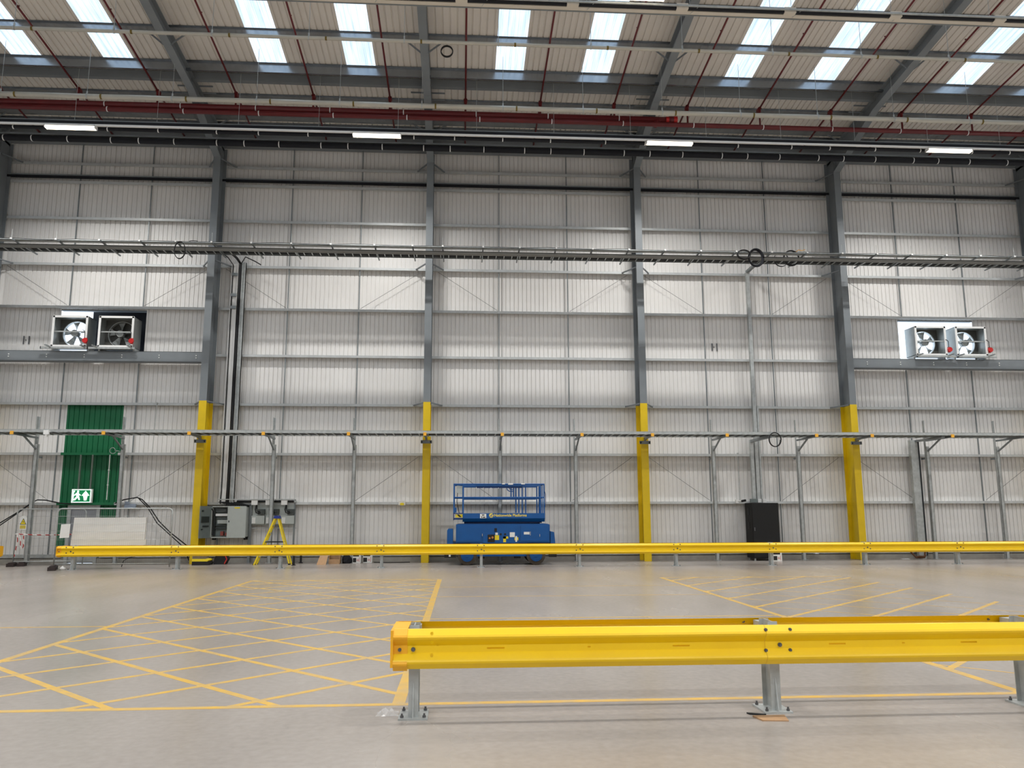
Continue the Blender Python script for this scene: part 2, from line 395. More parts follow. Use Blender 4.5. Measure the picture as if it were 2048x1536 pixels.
# columns and rafters
CL = {-2: 'grey steel column past the green panel, on the far side from the electrical cabinet',
      -1: 'grey steel column with yellow foot beside the open electrical cabinet',
      0: 'grey steel column with yellow foot beside the blue scissor lift, near the cardboard boxes',
      1: 'grey steel column with yellow foot between the scissor lift and the black cabinet',
      2: 'grey steel column with yellow foot between the black cabinet and the wide vertical trunking',
      3: 'grey steel column past the brightly lit pair of wall fans'}
RL = {-2: 'grey rafter over the column past the green panel', -1: 'grey rafter rising from the column by the electrical cabinet',
      0: 'grey rafter rising from the column by the scissor lift', 1: 'grey rafter rising from the column between scissor lift and black cabinet',
      2: 'grey rafter rising from the column by the wide trunking', 3: 'grey rafter rising from the column past the bright fans'}
def ibeam_z(x, z0, z1, hw=.122, D=.74):
    return MB().box(x-hw, x+hw, 0, .022, z0, z1).box(x-.008, x+.008, .022, D-.022, z0, z1).box(x-hw, x+hw, D-.022, D, z0, z1)
for i in range(-2, 4):
    x = i*S
    c = thing('steel_column', CL[i], 'column', (x, .37, 0), 'portal columns along the wall')
    part('yellow_shaft', ibeam_z(x, 0, 5.4, .1235, .742), M_yel, c)
    part('grey_shaft', ibeam_z(x, 5.4, 14.75), M_grey, c)
    for z in (5.37, 10.33, 14.08):
        for sx in (-1, 1):
            part('restraint_strut', MB().bar((x+sx*.1, .1, z+.03), (x+sx*.5, .76, z), .04, .04), M_grey, c)
    r = thing('roof_rafter', RL[i], 'rafter', (x, -.2, 14.2), 'roof rafters')
    zt = lambda y: rz(y, 15.09); zb = lambda y: rz(y, 14.70)
    ya, yb = .74, -15.0; hw = .122
    def slab(x0, x1, f0, f1, y0, y1):
        return MB().add([(x0, y0, f0(y0)), (x1, y0, f0(y0)), (x1, y1, f0(y1)), (x0, y1, f0(y1)), (x0, y0, f1(y0)), (x1, y0, f1(y0)), (x1, y1, f1(y1)), (x0, y1, f1(y1))],
                        [(3,2,1,0),(4,5,6,7),(0,1,5,4),(1,2,6,5),(2,3,7,6),(3,0,4,7)])
    part('top_flange', slab(x-hw, x+hw, lambda y: zt(y)-.02, zt, ya, yb), M_grey, r)
    part('web', slab(x-.008, x+.008, lambda y: zb(y)+.02, lambda y: zt(y)-.02, ya, yb), M_grey, r)
    part('bottom_flange', slab(x-hw, x+hw, zb, lambda y: zb(y)+.02, -3.0, yb), M_grey, r)
    hb = lambda y: 14.12+(-y)*.298
    part('haunch', slab(x-hw, x+hw, hb, lambda y: hb(y)+.02, 0, -3.05), M_grey, r)
    part('haunch_web', slab(x-.008, x+.008, lambda y: hb(y)+.02, lambda y: zb(y)+.02, .0, -3.05), M_grey, r)
    for py in (-.75, -5.15, -8.4):
        for sx in (-1, 1):
            part('fly_brace', MB().bar((x+sx*.62, py, rz(py)-.17), (x+sx*.1, py, max(zb(py), 14.9)-.0), .05, .02, (0, 1, 0)), M_grey, r)
    for py in (-2.62, -2.25):
        part('stiffener_stub', MB().box(x-.56, x+.56, py-.02, py+.02, zt(py)-.03, zt(py)+.01), M_grey, r)
    for sx in (-1, 1):
        part('knee_plate', MB().bar((x+sx*.45, -.1, 14.98), (x+sx*.1, -.1, 14.45), .05, .02, (0, 1, 0)), M_grey, r)
# door with frame
door = struct('door_1')
part('door_leaf', MB().box(-11.95, -11.11, .93, .98, .01, 1.83), M_doorg, door)
part('door_frame', MB().box(-12.06, -11.95, .88, 1.0, 0, 1.93).box(-11.11, -11.0, .88, 1.0, 0, 1.93).box(-11.95, -11.11, .88, 1.0, 1.83, 1.93), M_galv, door)
part('door_handle', MB().tube((-11.85, .93, 1.0), (-11.85, .87, 1.0), .014, 8).tube((-11.85, .875, 1.0), (-11.72, .875, 1.0), .012, 8), M_steel, door)
part('kick_plate', MB().box(-11.94, -11.12, .925, .93, .05, .25), M_galv, door)

# ------------------------------------------------------------------ roof services
def hpipe(name, label, cat, y, z, r, rods, bands, m, clamp=M_white, x0=XA, x1=XB):
    t = thing(name, label, cat, (0, y, z-r))
    part('pipe', MB().tube((x0+.1, y, z), (x1-.1, y, z), r, 14), m, t, True)
    for x in rods:
        h = part('hanger_rod', MB().tube((x, y, z+r), (x, y, rz(y)-.02), .007, 5), M_galv, t)
        part('pipe_clamp', MB().ring((x, y, z), r+.008, r-.002, 'x', .035, 14).box(x-.02, x+.02, y-.012, y+.012, z+r, z+r+.09), M_galv, h)
    for x in bands: part('joint_band', MB().ring((x, y, z), r+.006, r-.002, 'x', .05, 14), M_band, t)
    return t
rodA = [-12.9+2.5*k for k in range(15)]
hpipe('galvanised_pipe', 'thin galvanised pipe hung across the rooflights', 'pipe', -7.7, 14.0, .048, rodA, [x+.45 for x in rodA], M_pipe)
hpipe('galvanised_pipe', 'thick galvanised pipe hung in front of the red sprinkler main', 'pipe', -4.28, 14.0, .075, [x+.3 for x in rodA], [x+.72 for x in rodA], M_pipe)
sp = thing('sprinkler_pipework', 'dark red sprinkler mains with branches running up under the roof', 'pipe', (0, -2.44, 14.4))
part('main_pipe', MB().tube((XA+.1, -2.44, 14.72), (8.2, -2.44, 14.72), .105, 16).disc((8.2, -2.44, 14.72), .13, 'x', .2, 16).tube((7.75, -2.44, 14.72), (7.6, -2.47, 14.5), .1, 12), M_red, sp, True)
part('lower_main_pipe', MB().tube((XA+.1, -2.52, 14.52), (XB-.1, -2.52, 14.52), .08, 14), M_red, sp, True)
part('end_cap', MB().disc((8.32, -2.44, 14.72), .135, 'x', .12, 18).tube((8.0, -2.44, 14.72), (8.28, -2.44, 14.72), .118, 16), M_redb, sp)
for k in range(-3, 17):
    bx = -11.27+2.503*k
    if not XA < bx < XB: continue
    f = lambda y: rz(y, 14.97)
    b = part('branch_pipe', MB().tube((bx, .19, f(.19)), (bx, -15, f(-15)), .03, 8), M_red, sp, True)
    dz = 14.8 if bx < 8.2 else 14.58
    part('drop_pipe', MB().tube((bx, -2.44, f(-2.44)), (bx, -2.44, dz), .032, 8), M_red, b)
    part('tee_fitting', MB().disc((bx, -2.4, f(-2.44)), .062, 'y', .17, 10).disc((bx, -2.44, f(-2.44)-.07), .055, 'z', .1, 10), M_red, b)
    for y in (-6.1, -9.5): part('sprinkler_head', MB().tube((bx, y, f(y)), (bx, y, f(y)+.07), .014, 6).disc((bx, y, f(y)+.075), .025, 'z', .008, 8), M_red, b)
for x in [-10.4+2.4*k for k in range(13)]:
    part('pipe_clip', MB().ring((x, -2.44, 14.72), .112, .1, 'x', .03, 14), M_white, sp) if x < 8 else None
    part('pipe_clip', MB().ring((x+.12, -2.52, 14.52), .087, .075, 'x', .03, 14), M_white, sp)
# lagged pipe along the eaves
lp = thing('lagged_pipe', 'black lagged pipe with white clips running along the eaves', 'pipe', (0, -1.32, 13.9))
part('lagging', MB().tube((XA+.1, -1.32, 14.03), (XB-.1, -1.32, 14.03), .1, 14), M_navy, lp, True)
part('support_channel', MB().box(XA+.1, XB-.1, -1.38, -1.26, 14.14, 14.2), M_galvd, lp)
for k in range(40):
    x = -14.35+1.16*k+(.0 if k % 3 else .25)
    if x < XB: part('clip', MB().ring((x, -1.32, 14.03), .106, .098, 'x', .03, 12).box(x-.008, x+.008, -1.33, -1.31, 14.11, 14.14), M_white, lp)
# lighting rows
t = thing('lighting_trunking', 'thin white lighting trunking over black cable, close to the eaves', 'trunking', (0, ROW_Y[0], 13.55)); z = 13.6; ry = ROW_Y[0]
part('trunk_body', MB().box(XA+.1, XB-.1, ry-.03, ry+.03, z-.05, z+.005), M_white, t)
part('cable_bundle', MB().tube((XA+.1, ry+.165, z-.06), (XB-.1, ry+.165, z-.06), .06, 10), M_navy, t, True)
part('support_channel', MB().box(XA+.1, XB-.1, ry-.02, ry+.02, z+.11, z+.135), M_galvd, t)
part('black_infill', MB().box(XA+.1, XB-.1, ry-.01, ry+.02, z+.005, z+.11), M_navy, t)  # black box filling the height between trunk body and support channel
for k in range(26):
    x = -14.6+1.55*k+(.25 if k % 4 == 1 else 0)
    part('clip', MB().ring((x, ry+.165, z-.06), .067, .058, 'x', .03, 10), M_white, t)
for k in range(15):
    x = -13.4+2.5*k
    part('hanger_wire', MB().tube((x, ry, z+.03), (x, ry, rz(ry)-.02), .006, 4), M_galv, t)
t = thing('lighting_trunking', 'cream lighting trunking crossing the rooflights, with black lagging alongside', 'trunking', (0, -10.12, 13.5)); ry = -10.1
part('trunk_body', MB().box(XA+.1, XB-.1, ry-.1, ry+.03, 13.45, 13.53), M_trunk, t)
part('edge_channel', MB().box(XA+.1, XB-.1, ry+.03, ry+.07, 13.44, 13.5), M_galvd, t)
part('lagging', MB().tube((XA+.1, ry-.17, 13.49), (XB-.1, ry-.17, 13.49), .06, 10), M_navy, t, True)
part('support_channel', MB().box(XA+.1, XB-.1, ry-.29, ry-.25, 13.46, 13.5), M_galv, t)
for k in range(16):
    x = -14.6+2.62*k
    part('cover_block', MB().box(x-.14, x+.14, ry-.245, ry-.1, 13.425, 13.56), M_trunk, t)
for k in range(15):
    x = -13.4+2.5*k
    part('hanger_wire', MB().tube((x, ry-.02, 13.53), (x, ry-.02, rz(ry)-.02), .006, 4).tube((x, ry-.02, 13.44), (x+.14, ry-.27, 13.46), .006, 4), M_galv, t)
for ri in (0, 1):
    for lx in (LAMP_X, [5.1])[ri]:
        if ri == 0 and not -14 < lx < 24: continue
        nm = {-10.99: 'over the green panel', -1.56: 'over the cardboard boxes', 7.87: 'past the scissor lift', 17.3: 'over the bright fans'}.get(round(lx, 2), 'over the hall')
        t = thing('batten_lamp', 'lit white batten lamp by the eaves '+nm if ri == 0 else 'lit batten lamp beside the cream trunking', 'lamp', (lx, ROW_Y[ri], LAMP_Z-.06), 'batten lamps by the eaves' if ri == 0 else None)
        y = ROW_Y[ri]
        part('housing', MB().prism([(y-.1, 13.545), (y-.06, 13.56), (y+.06, 13.56), (y+.1, 13.545), (y+.1, 13.5), (y-.1, 13.5)], 'x', lx-.76, lx+.76), M_white, t)
        part('diffuser', MB().prism([(y-.095, 13.5), (y+.095, 13.5), (y+.075, 13.44), (y-.075, 13.44)], 'x', lx-.745, lx+.745), M_lamp, t)
        for sx in (-1, 1): part('end_plate', MB().box(lx+sx*.755-.01, lx+sx*.755+.01, y-.1, y+.1, 13.44, 13.55), M_white, t)
        if ri: part('mounting_bar', MB().box(lx-.02, lx+.02, y, -10.2, 13.545, 13.56), M_galv, t)
def coil(cx, cy, cz, r, ax='y', turns=4, th=.012, jit=.03, sq=1.0):
    mb = MB(); pts = []
    N = 22*turns; rr = [random.uniform(1-jit*2, 1+jit) for _ in range(turns+2)]
    for k in range(N+1):
        t = 2*math.pi*k/22; q = k/22; i = int(q); f = q-i
        rad = r*(rr[i]*(1-f)+rr[i+1]*f); off = (q/turns-.5)*.07
        u, v = rad*math.cos(t), rad*math.sin(t)*sq
        pts.append({'y': (cx+u, cy+off, cz+v), 'x': (cx+off, cy+u, cz+v), 'z': (cx+u, cy+v, cz+off)}[ax])
    return mb.path(pts, th, 6)
solo('cable_coil', coil(.67, -5.2, 15.28, .18, 'y', 6, .014).tube((.67, -5.2, 15.46), (.67, -5.2, 15.66), .005, 4), M_black, 'black cable coil hanging under the roof sheets beside a rafter', 'cable', smooth=True)

# ------------------------------------------------------------------ upper cable ladder
CBX = [-13.17, -11.79, -10.44, -9.19, -8.05, -6.92, -5.66, -4.38, -3.11, -1.7, -.46, .53, 1.86]+[3.07+1.22*k for k in range(17)]
CBX = sorted(CBX+[-14.5, -15.8])
ul = thing('cable_ladder', 'long overhead cable ladder on cross bars, high up in front of the columns', 'cable ladder', (0, -1.1, 10.2))
for x in CBX:
    b = part('cross_bar', MB().box(x-.02, x+.02, -2.0, -.38, 10.28, 10.32), M_galvd, ul)
    part('bar_end_cap', MB().box(x-.026, x+.026, -2.012, -1.99, 10.274, 10.326), M_white, b)
    part('hanger_rod', MB().tube((x, -1.96, 10.3), (x, -1.96, 10.62), .006, 4), M_galv, b)
for y in (-1.02, -.62): part('side_rail', MB().box(XA, XB, y-.015, y+.015, 10.32, 10.42), M_galvd, ul)
r0 = part('rung', MB().box(-15.9, -15.87, -1.02, -.62, 10.335, 10.36), M_galv, ul)
for k in range(1, 150): rep(r0, (.272*k, 0, 0))
part('cable_bundle', MB().tube((XA, -.93, 10.41), (XB, -.93, 10.41), .04, 6).tube((XA, -.84, 10.41), (XB, -.84, 10.41), .045, 6).tube((XA, -.75, 10.41), (XB, -.75, 10.41), .04, 6).tube((XA, -.68, 10.4), (XB, -.68, 10.4), .03, 6), M_black, ul)
part('front_tray', MB().box(XA, XB, -1.8, -1.6, 10.32, 10.335).box(XA, XB, -1.8, -1.79, 10.32, 10.37).box(XA, XB, -1.61, -1.6, 10.32, 10.37), M_galv, ul)
part('loose_cable', MB().path([(-16+.8*k, -1.88+.03*math.sin(k*1.7), 10.335+.012*math.sin(k*2.3)) for k in range(53)], .009, 5), M_black, ul)
solo('slung_pipe', MB().tube((XA+.1, -1.56, 10.205), (XB-.1, -1.56, 10.205), .07, 14), mat('dull_grey_pipe', (128, 128, 124), .5, .2, .06, 3), 'dull grey pipe slung under the cross bars of the overhead cable ladder', 'pipe', smooth=True)
solo('cable_coil', coil(10.64, -1.968, 10.2, .225, 'y', 6, .018, .03, .72), M_black, 'flattened black cable coil lying on the overhead cable ladder', 'cable', smooth=True)
solo('cable_coil', coil(11.09, -1.862, 10.13, .25, 'y', 7, .02, .08, 1.2), M_navy, 'thick dark blue cable coil drooping below the overhead cable ladder', 'cable', smooth=True)
solo('cable_coil', coil(12.5, -1.44, 10.28, .27, 'y', 6, .02), M_black, 'thick black cable coil with orange ends on the overhead cable ladder', 'cable', smooth=True)
solo('cable_coil', coil(12.18, -1.335, 10.26, .26, 'y', 2, .01), M_black, 'thin black cable loop between the coils on the overhead cable ladder', 'cable', smooth=True)
solo('cable_end', MB().path([(12.66, -1.44, 10.49), (12.74, -1.5, 10.56), (12.82, -1.6, 10.5), (12.92, -1.62, 10.53)], .012, 5), M_orange, 'orange cable tail by the coils on the overhead ladder', 'cable')
solo('cable_coil', coil(-7.95, -1.86, 10.05, .175, 'y', 2, .012, .03, 1.65), M_black, 'narrow hanging cable loop on the overhead ladder near the electrical cabinet column', 'cable', smooth=True)
solo('cable_coil', coil(-7.59, -1.7, 10.378, .13, 'z', 2, .01, .03, .55), M_black, 'small flat cable loop on the overhead ladder beside the narrow hanging loop', 'cable', smooth=True)

# ------------------------------------------------------------------ lower cable ladder, its posts and brackets
ll = thing('cable_ladder', 'long low cable ladder on bracket arms below the yellow column tops', 'cable ladder', (0, -.9, 4.18))
for y in (-1.12, -.12): part('side_rail', MB().box(XA, XB, y-.015, y+.015, 4.2, 4.29).box(XA, XB, y-.015, y+.03, 4.285, 4.295), M_galv, ll)
r0 = part('rung', MB().box(-15.9, -15.865, -1.12, -.12, 4.195, 4.22), M_galv, ll)
for k in range(1, 146): rep(r0, (.28*k, 0, 0))
part('cable_bundle', MB().box(XA, XB, -1.07, -.17, 4.225, 4.245), M_black, ll)
def arm(parent, x, y0, y1=-1.14):
    a = part('arm', MB().box(x-.035, x+.035, y1, y0, 4.13, 4.19), M_galvd, parent)
    part('orange_end_cap', MB().box(x-.05, x+.05, y1-.035, y1+.004, 4.127, 4.232), M_orange, a)
PX = [(-13.02, 'by the warning sign fence'), (-10.2, 'beside the green panel'), (-5.19, 'behind the yellow step ladder'), (-2.47, 'by the cardboard boxes'), (2.53, 'behind the scissor lift'), (5.17, 'just past the scissor lift'), (10.06, 'beside the black cabinet, on the scissor lift side'), (13.13, 'beside the black cabinet, away from the scissor lift'), (17.88, 'next to the wide vertical trunking'), (20.5, 'under the bright pair of fans')]
for x, wh in PX:
    t = thing('ladder_post', 'galvanised post with orange-capped arm '+wh, 'post', (x, .45, 0), 'posts of the low cable ladder')
    part('post', MB().box(x-.06, x+.06, .38, .385, 0, 3.95).box(x-.06, x-.05, .38, .5, 0, 4.88).box(x+.05, x+.06, .38, .5, 0, 3.95).box(x-.06, x+.0, .495, .5, 0, 4.88), M_galv, t)
    part('foot_plate', MB().box(x-.1, x+.1, .33, .55, 0, .012), M_galv, t)
    arm(t, x, .42)
    part('brace', MB().bar((x, .37, 3.78), (x, -.42, 4.14), .045, .045), M_galvd, t)
    part('wall_stay', MB().box(x-.03, x+.03, .42, .79, 3.5, 3.56), M_galvd, t)
for i, wh in ((-1, 'column by the electrical cabinet'), (0, 'column by the scissor lift'), (1, 'column between scissor lift and black cabinet'), (2, 'column by the wide trunking')):
    x = i*S
    t = thing('column_bracket', 'clamped bracket arm with orange cap on the '+wh, 'bracket', (x, -.1, 3.95), 'bracket arms on the columns')
    arm(t, x, .0)
    part('clamp_plate', MB().box(x-.19, x+.19, -.05, -.004, 3.97, 4.08).box(x-.17, x-.13, -.05, .05, 3.99, 4.05).box(x+.13, x+.17, -.05, .05, 3.99, 4.05).prism([(-.05, 4.08), (-.005, 4.08), (-.005, 4.19), (-.3, 4.15), (-.3, 4.13)], 'x', x-.03, x+.03), M_galvd, t)
solo('cable_coil', coil(11.67, -1.2, 4.03, .205, 'y', 4, .012, .05, 1.15), M_black, 'black cable coil hanging from the low cable ladder above the black cabinet', 'cable', smooth=True)
solo('junction_box', MB().box(-12.02, -11.86, -1.225, -1.133, 4.12, 4.26).box(-11.97, -11.91, -1.21, -1.15, 4.05, 4.12), M_white, 'small white junction box on the low cable ladder before the green panel', 'box')
solo('draped_cable', MB().path([(-11.86+.1*k, -1.162+.014*math.sin(k), 4.17+.03*math.sin(k*1.3)) for k in range(16)], .012, 6), M_black, 'short black cable draped along the low ladder before the green panel', 'cable')

# ------------------------------------------------------------------ wall fans, beams
def fan(x, label, dark=False, flip=1):
    W, z0, z1, y0, y1 = 1.16, 7.28, 8.35, .3, .97
    t = thing('wall_fan', label, 'fan', (x, .6, z0), 'extract fans in the wall')
    xa, xb = x-W/2, x+W/2; th = .018
    part('housing', MB().box(xa, xa+th, y0, y1, z0, z1).box(xb-th, xb, y0, y1, z0, z1).box(xa, xb, y0, y1, z0, z0+th).box(xa, xb, y0, y1, z1-th, z1), M_fanbox, t)
    part('front_frame', MB().box(xa-.01, xa+.06, y0-.02, y0+.01, z0, z1).box(xb-.06, xb+.01, y0-.02, y0+.01, z0, z1).box(xa, xb, y0-.02, y0+.01, z1-.06, z1+.01).box(xa, xb, y0-.02, y0+.01, z0-.01, z0+.05), M_white, t)
    cz = (z0+z1)/2; r = .46; mb = MB(); n = 32; k = len(mb.v); yy = y1-.16
    for i in range(n):
        a = 2*math.pi*i/n; ca, sa = math.cos(a), math.sin(a); q = 1/max(abs(ca), abs(sa))
        mb.v += [(x+ca*r, yy, cz+sa*r), (x+ca*q*W/2, yy, cz+sa*q*(z1-z0)/2)]
    for i in range(n):
        j = (i+1) % n; mb.f.append((2*i, 2*j, 2*j+1, 2*i+1))
    part('orifice_plate', mb, M_fanin, t)
    part('orifice_ring', MB().ring((x, yy+.05, cz), r+.01, r-.012, 'y', .14, 32), M_galv, t)
    im = MB()
    for b in range(5):
        a0 = b*2*math.pi/5+.4; P = []
        for rr, tw, half in ((.1, .07, .17), (.28, .055, .24), (.44, .03, .3)):
            for s in (-1, 1):
                a = a0+s*half; P.append((x+rr*math.cos(a), yy+.03+s*tw, cz+rr*math.sin(a)))
        im.add(P, [(0, 1, 3, 2), (2, 3, 5, 4)])
    part('impeller', im, M_galv, t); part('motor', MB().tube((x, yy-.16, cz), (x, yy+.05, cz), .11, 16).ring((x, yy-.17, cz), .125, .1, 'y', .03, 16), M_fanbox, t, True)
    part('motor_bar', MB().box(xa, xb, y0+.06, y0+.085, cz-.02, cz+.02), M_galv, t)
    ib = xb-.02 if flip > 0 else xb+.08
    iso = part('isolator', MB().disc((ib, y0-.06, z0+.2), .085, 'y', .06, 16).box(ib-.04, ib+.04, y0-.03, y0+.02, z0+.1, z0+.3), M_redb, t)
    part('isolator_conduit', MB().path([(ib-.03, y0-.05, z0+.28), (ib-.03, y0-.05, z0+.5), (ib-.08, y0-.04, z0+.56), (ib-.13, y0, cz+.05)], .012, 6), M_black, iso)
    part('support_strut', MB().box(xa-.3*(flip > 0), xb+.1*(flip > 0)+.3*(flip < 0), y0-.06, y0-.01, z0-.09, z0-.02), M_galv, t)
    part('side_strut', MB().box(xa-.02, xa+.03, y0-.4, y1-.1, z0-.05, z0-.01).box(xb-.03, xb+.02, y0-.4, y1-.1, z0-.05, z0-.01), M_galv, t)
    for sx in (xa, xb): part('strut_foot', MB().box(sx-.03, sx+.03, .45, .7, 7.15, z0-.04), M_galv, t)
    part('strut_end_cap', MB().box(xa-.31*(flip > 0)-.012, xa-.3*(flip > 0)-.0, y0-.065, y0-.005, z0-.095, z0-.015), M_black, t)
    if dark: part('rear_shutter', MB().box(xa+.02, xb-.02, y1-.02, y1, z0+.02, z1-.02), mat('closed_shutter', (74, 74, 70), .5, 0, .05, 6), t)
    return t
fan(-12.22, 'wall fan with daylight through its blades, beside the dark closed fan')
fan(-10.68, 'wall fan with closed dark shutter, above the green panel', True)
fan(18.3, 'bright wall fan next to the opening edge, on the black cabinet side', flip=-1)
fan(19.84, 'bright wall fan beyond its twin, farther from the black cabinet', flip=-1)
part('weather_hood', MB().box(-12.05, -9.2, 1.55, 1.6, 6.6, 9.6).box(-12.05, -9.2, 1.0, 1.6, 9.6, 9.65).box(-9.25, -9.2, 1.0, 1.6, 6.6, 9.6), mat('navy_hood', (14, 18, 30), .6, 0, .1, 4), wall)
for nm, xa, xb, lb in (('a', -S*2+.14, -S-.14, 'grey steel beam carrying the fans over the green panel'), ('b', 2*S+.14, 3*S-.14, 'grey steel beam carrying the bright pair of fans')):
    t = thing('fan_beam', lb, 'beam', ((xa+xb)/2, .5, 6.8))
    part('web', MB().box(xa, xb, .42, .43, 6.8, 7.15), M_grey, t)
    part('flange', MB().box(xa, xb, .42, .72, 7.14, 7.155).box(xa, xb, .42, .72, 6.795, 6.81), M_grey, t)
    for k in range(6):
        bx = xa+.7+1.25*k
        if bx < xb-.2: part('bolt', MB().disc((bx, .41, 7.02), .02, 'y', .02, 6).disc((bx, .41, 6.94), .02, 'y', .02, 6), M_white, t)
for x, lb in ((-13.96, 'pair of small bare fixing channels on the wall near the dark fan'), (10.44, 'pair of small bare fixing channels on the wall above the black cabinet')):
    t = thing('fixing_channel', lb, 'bracket', (x, .93, 7.5))
    for d in (-.09, .09): part('channel', MB().box(x+d-.02, x+d+.02, .92, .95, 7.48, 7.76), M_steel, t)
    part('fixing_bolt', MB().disc((x-.02, .94, 7.62), .02, 'y', .03, 8), M_steel, t)

# ------------------------------------------------------------------ vertical runs on the wall
t = thing('cable_riser', 'vertical cable ladder full of black cables rising above the electrical cabinet', 'cable ladder', (-6.75, .65, 2.0))
part('tray', MB().box(-6.98, -6.965, .58, .66, 1.95, 10.4).box(-6.97, -6.76, .645, .66, 1.95, 10.4).box(-6.77, -6.755, .58, .66, 1.95, 10.4), M_white, t)
part('cable_bundle', MB().path([(-6.73, .6, 2.0), (-6.7, .6, 3.5), (-6.71, .6, 6.5), (-6.69, .6, 10.4), (-6.72, .2, 10.48), (-6.8, -.7, 10.48)], .045, 8).path([(-6.94, .6, 1.95), (-6.92, .6, 2.4), (-6.94, .6, 10.35), (-6.98, .1, 10.45), (-7.05, -.7, 10.45)], .018, 6).path([(-6.66, .58, 1.98), (-6.64, .57, 10.42), (-6.5, .5, 10.62), (-6.2, .6, 10.5), (-6.0, .7, 10.4)], .02, 6), M_black, t)
part('channel', MB().box(-6.62, -6.5, .6, .7, 2.0, 10.45).box(-6.62, -6.6, .56, .7, 2.0, 10.45).box(-6.52, -6.5, .56, .7, 2.0, 10.45), M_galv, t)
for z in (9.95, 9.2, 8.75): part('cable_cleat', MB().box(-6.97, -6.76, .57, .65, z, z+.1), M_galvd, t)
t = thing('cable_trunking', 'narrow galvanised trunking dropping from the overhead ladder to the black cabinet', 'trunking', (11.7, .65, 2.0))
part('upper_run', MB().box(11.64, 11.76, .6, .74, 2.05, 10.4), M_galv, t)
part('side_run', MB().box(11.48, 11.59, .6, .74, 2.05, 4.19), M_galv, t)
part('thin_run', MB().box(11.79, 11.85, .62, .72, 2.05, 5.42), M_galv, t)
part('top_elbow', MB().bar((11.7, .66, 10.42), (11.72, -.7, 10.465), .12, .08), M_galvd, t)
part('low_elbow', MB().bar((11.54, .66, 4.145), (11.56, -1.05, 4.148), .11, .09), M_galvd, t)
part('socket_box', MB().box(11.62, 11.74, .5, .62, 1.97, 2.1).box(11.8, 11.92, .5, .62, 1.97, 2.1), M_white, t)
part('adaptor_box', MB().box(11.36, 11.6, .5, .62, 1.97, 2.1), M_cabd, t)
t = thing('cable_trunking', 'wide galvanised trunking standing from floor to the low cable ladder', 'trunking', (17.5, .7, 0))
part('body', MB().box(17.37, 17.63, .58, .735, 0, 4.19), M_galv, t)
part('edge_channel', MB().box(17.63, 17.637, .57, .735, .1, 4.19).box(17.683, 17.69, .57, .735, .1, 4.19).box(17.63, 17.69, .728, .735, .1, 4.19), M_galvd, t)
part('head_bend', MB().bar((17.6, .7, 4.155), (17.64, -1.0, 4.158), .12, .07), M_galvd, t)
solo('thin_conduit', MB().tube((11.06, .78, 2.0), (11.06, .78, 3.68), .012, 6).disc((11.06, .76, 3.7), .035, 'y', .05, 10), M_galv, 'thin conduit running down to the small wall camera', 'conduit')
t = thing('wall_camera', 'small white camera with black lens on the rail beside the black cabinet', 'camera', (11.0, .6, 1.95))
part('mount', MB().box(10.88, 10.98, .66, .74, 1.95, 2.08), M_white, t)
part('arm', MB().tube((10.96, .66, 2.02), (11.08, .58, 2.03), .025, 8), M_white, t)
part('lens_body', MB().tube((11.06, .6, 2.02), (11.18, .5, 2.05), .04, 10), M_black, t)
t = thing('emergency_light', 'small white wall box with yellow lens on the rail by the scissor lift column', 'light', (-.83, .7, 1.88))
part('case', MB().box(-.95, -.72, .64, .74, 1.9, 2.06), M_white, t)
part('yellow_lens', MB().disc((-.83, .64, 1.94), .075, 'y', .06, 14, .6), M_stick_y, t)
for x0, x1, lb in ((-11.7, -11.68, 'grey conduit over the lit exit sign, on the fence sign side'), (-11.31, -11.31, 'grey conduit over the lit exit sign, next to the white conduit')):
    solo('sign_conduit', MB().box(x0-.025, x0+.025, .72, .76, 2.45, 3.62), mat('grey_green_conduit', (104, 116, 106), .5, .1, .05, 5), lb, 'conduit', 'conduits over the exit sign')
solo('white_conduit', MB().tube((-10.74, .73, 2.1), (-10.74, .73, 3.62), .014, 6).disc((-10.74, .73, 3.1), .03, 'z', .03, 8).disc((-10.74, .73, 2.6), .03, 'z', .03, 8), M_white, 'thin white conduit on the green panel beside the exit sign', 'conduit')
solo('conduit_loop', coil(-10.5, .34, 3.73, .1, 'y', 1, .011).tube((-10.4, .34, 3.73), (-10.24, .4, 3.7), .011, 6), M_galv, 'small bent conduit loop by the post beside the green panel', 'conduit')
solo('white_conduit', MB().tube((-9.35, .74, 3.7), (-9.3, .74, 5.4), .011, 6).disc((-9.3, .72, 5.4), .03, 'y', .05, 8), M_galv, 'thin conduit on the white wall between the green panel and the cabinet column', 'conduit')
# exit sign
t = thing('exit_sign', 'lit green exit sign with running figure and arrow over the door', 'sign', (-11.53, .72, 2.0))
part('case', MB().box(-11.87, -11.2, .66, .74, 2.0, 2.46), M_white, t)
part('green_face', MB().box(-11.85, -11.24, .652, .66, 2.02, 2.44), M_exitg, t)
bw = MB().box(-11.85, -11.24, .648, .652, 2.425, 2.44).box(-11.85, -11.24, .648, .652, 2.02, 2.035).box(-11.85, -11.835, .648, .652, 2.02, 2.44).box(-11.255, -11.24, .648, .652, 2.02, 2.44)
part('white_border', bw, M_exitw, t)
def poly(mb, pts, y=.648): return mb.prism(pts, 'y', y, y+.004)
ar = MB(); poly(ar, [(-11.41, 2.40), (-11.28, 2.24), (-11.34, 2.24), (-11.37, 2.08), (-11.45, 2.08), (-11.48, 2.24), (-11.54, 2.24)])
part('arrow', ar, M_exitw, t)
fg = MB(); fg.disc((-11.66, .65, 2.37), .035, 'y', .004, 12)
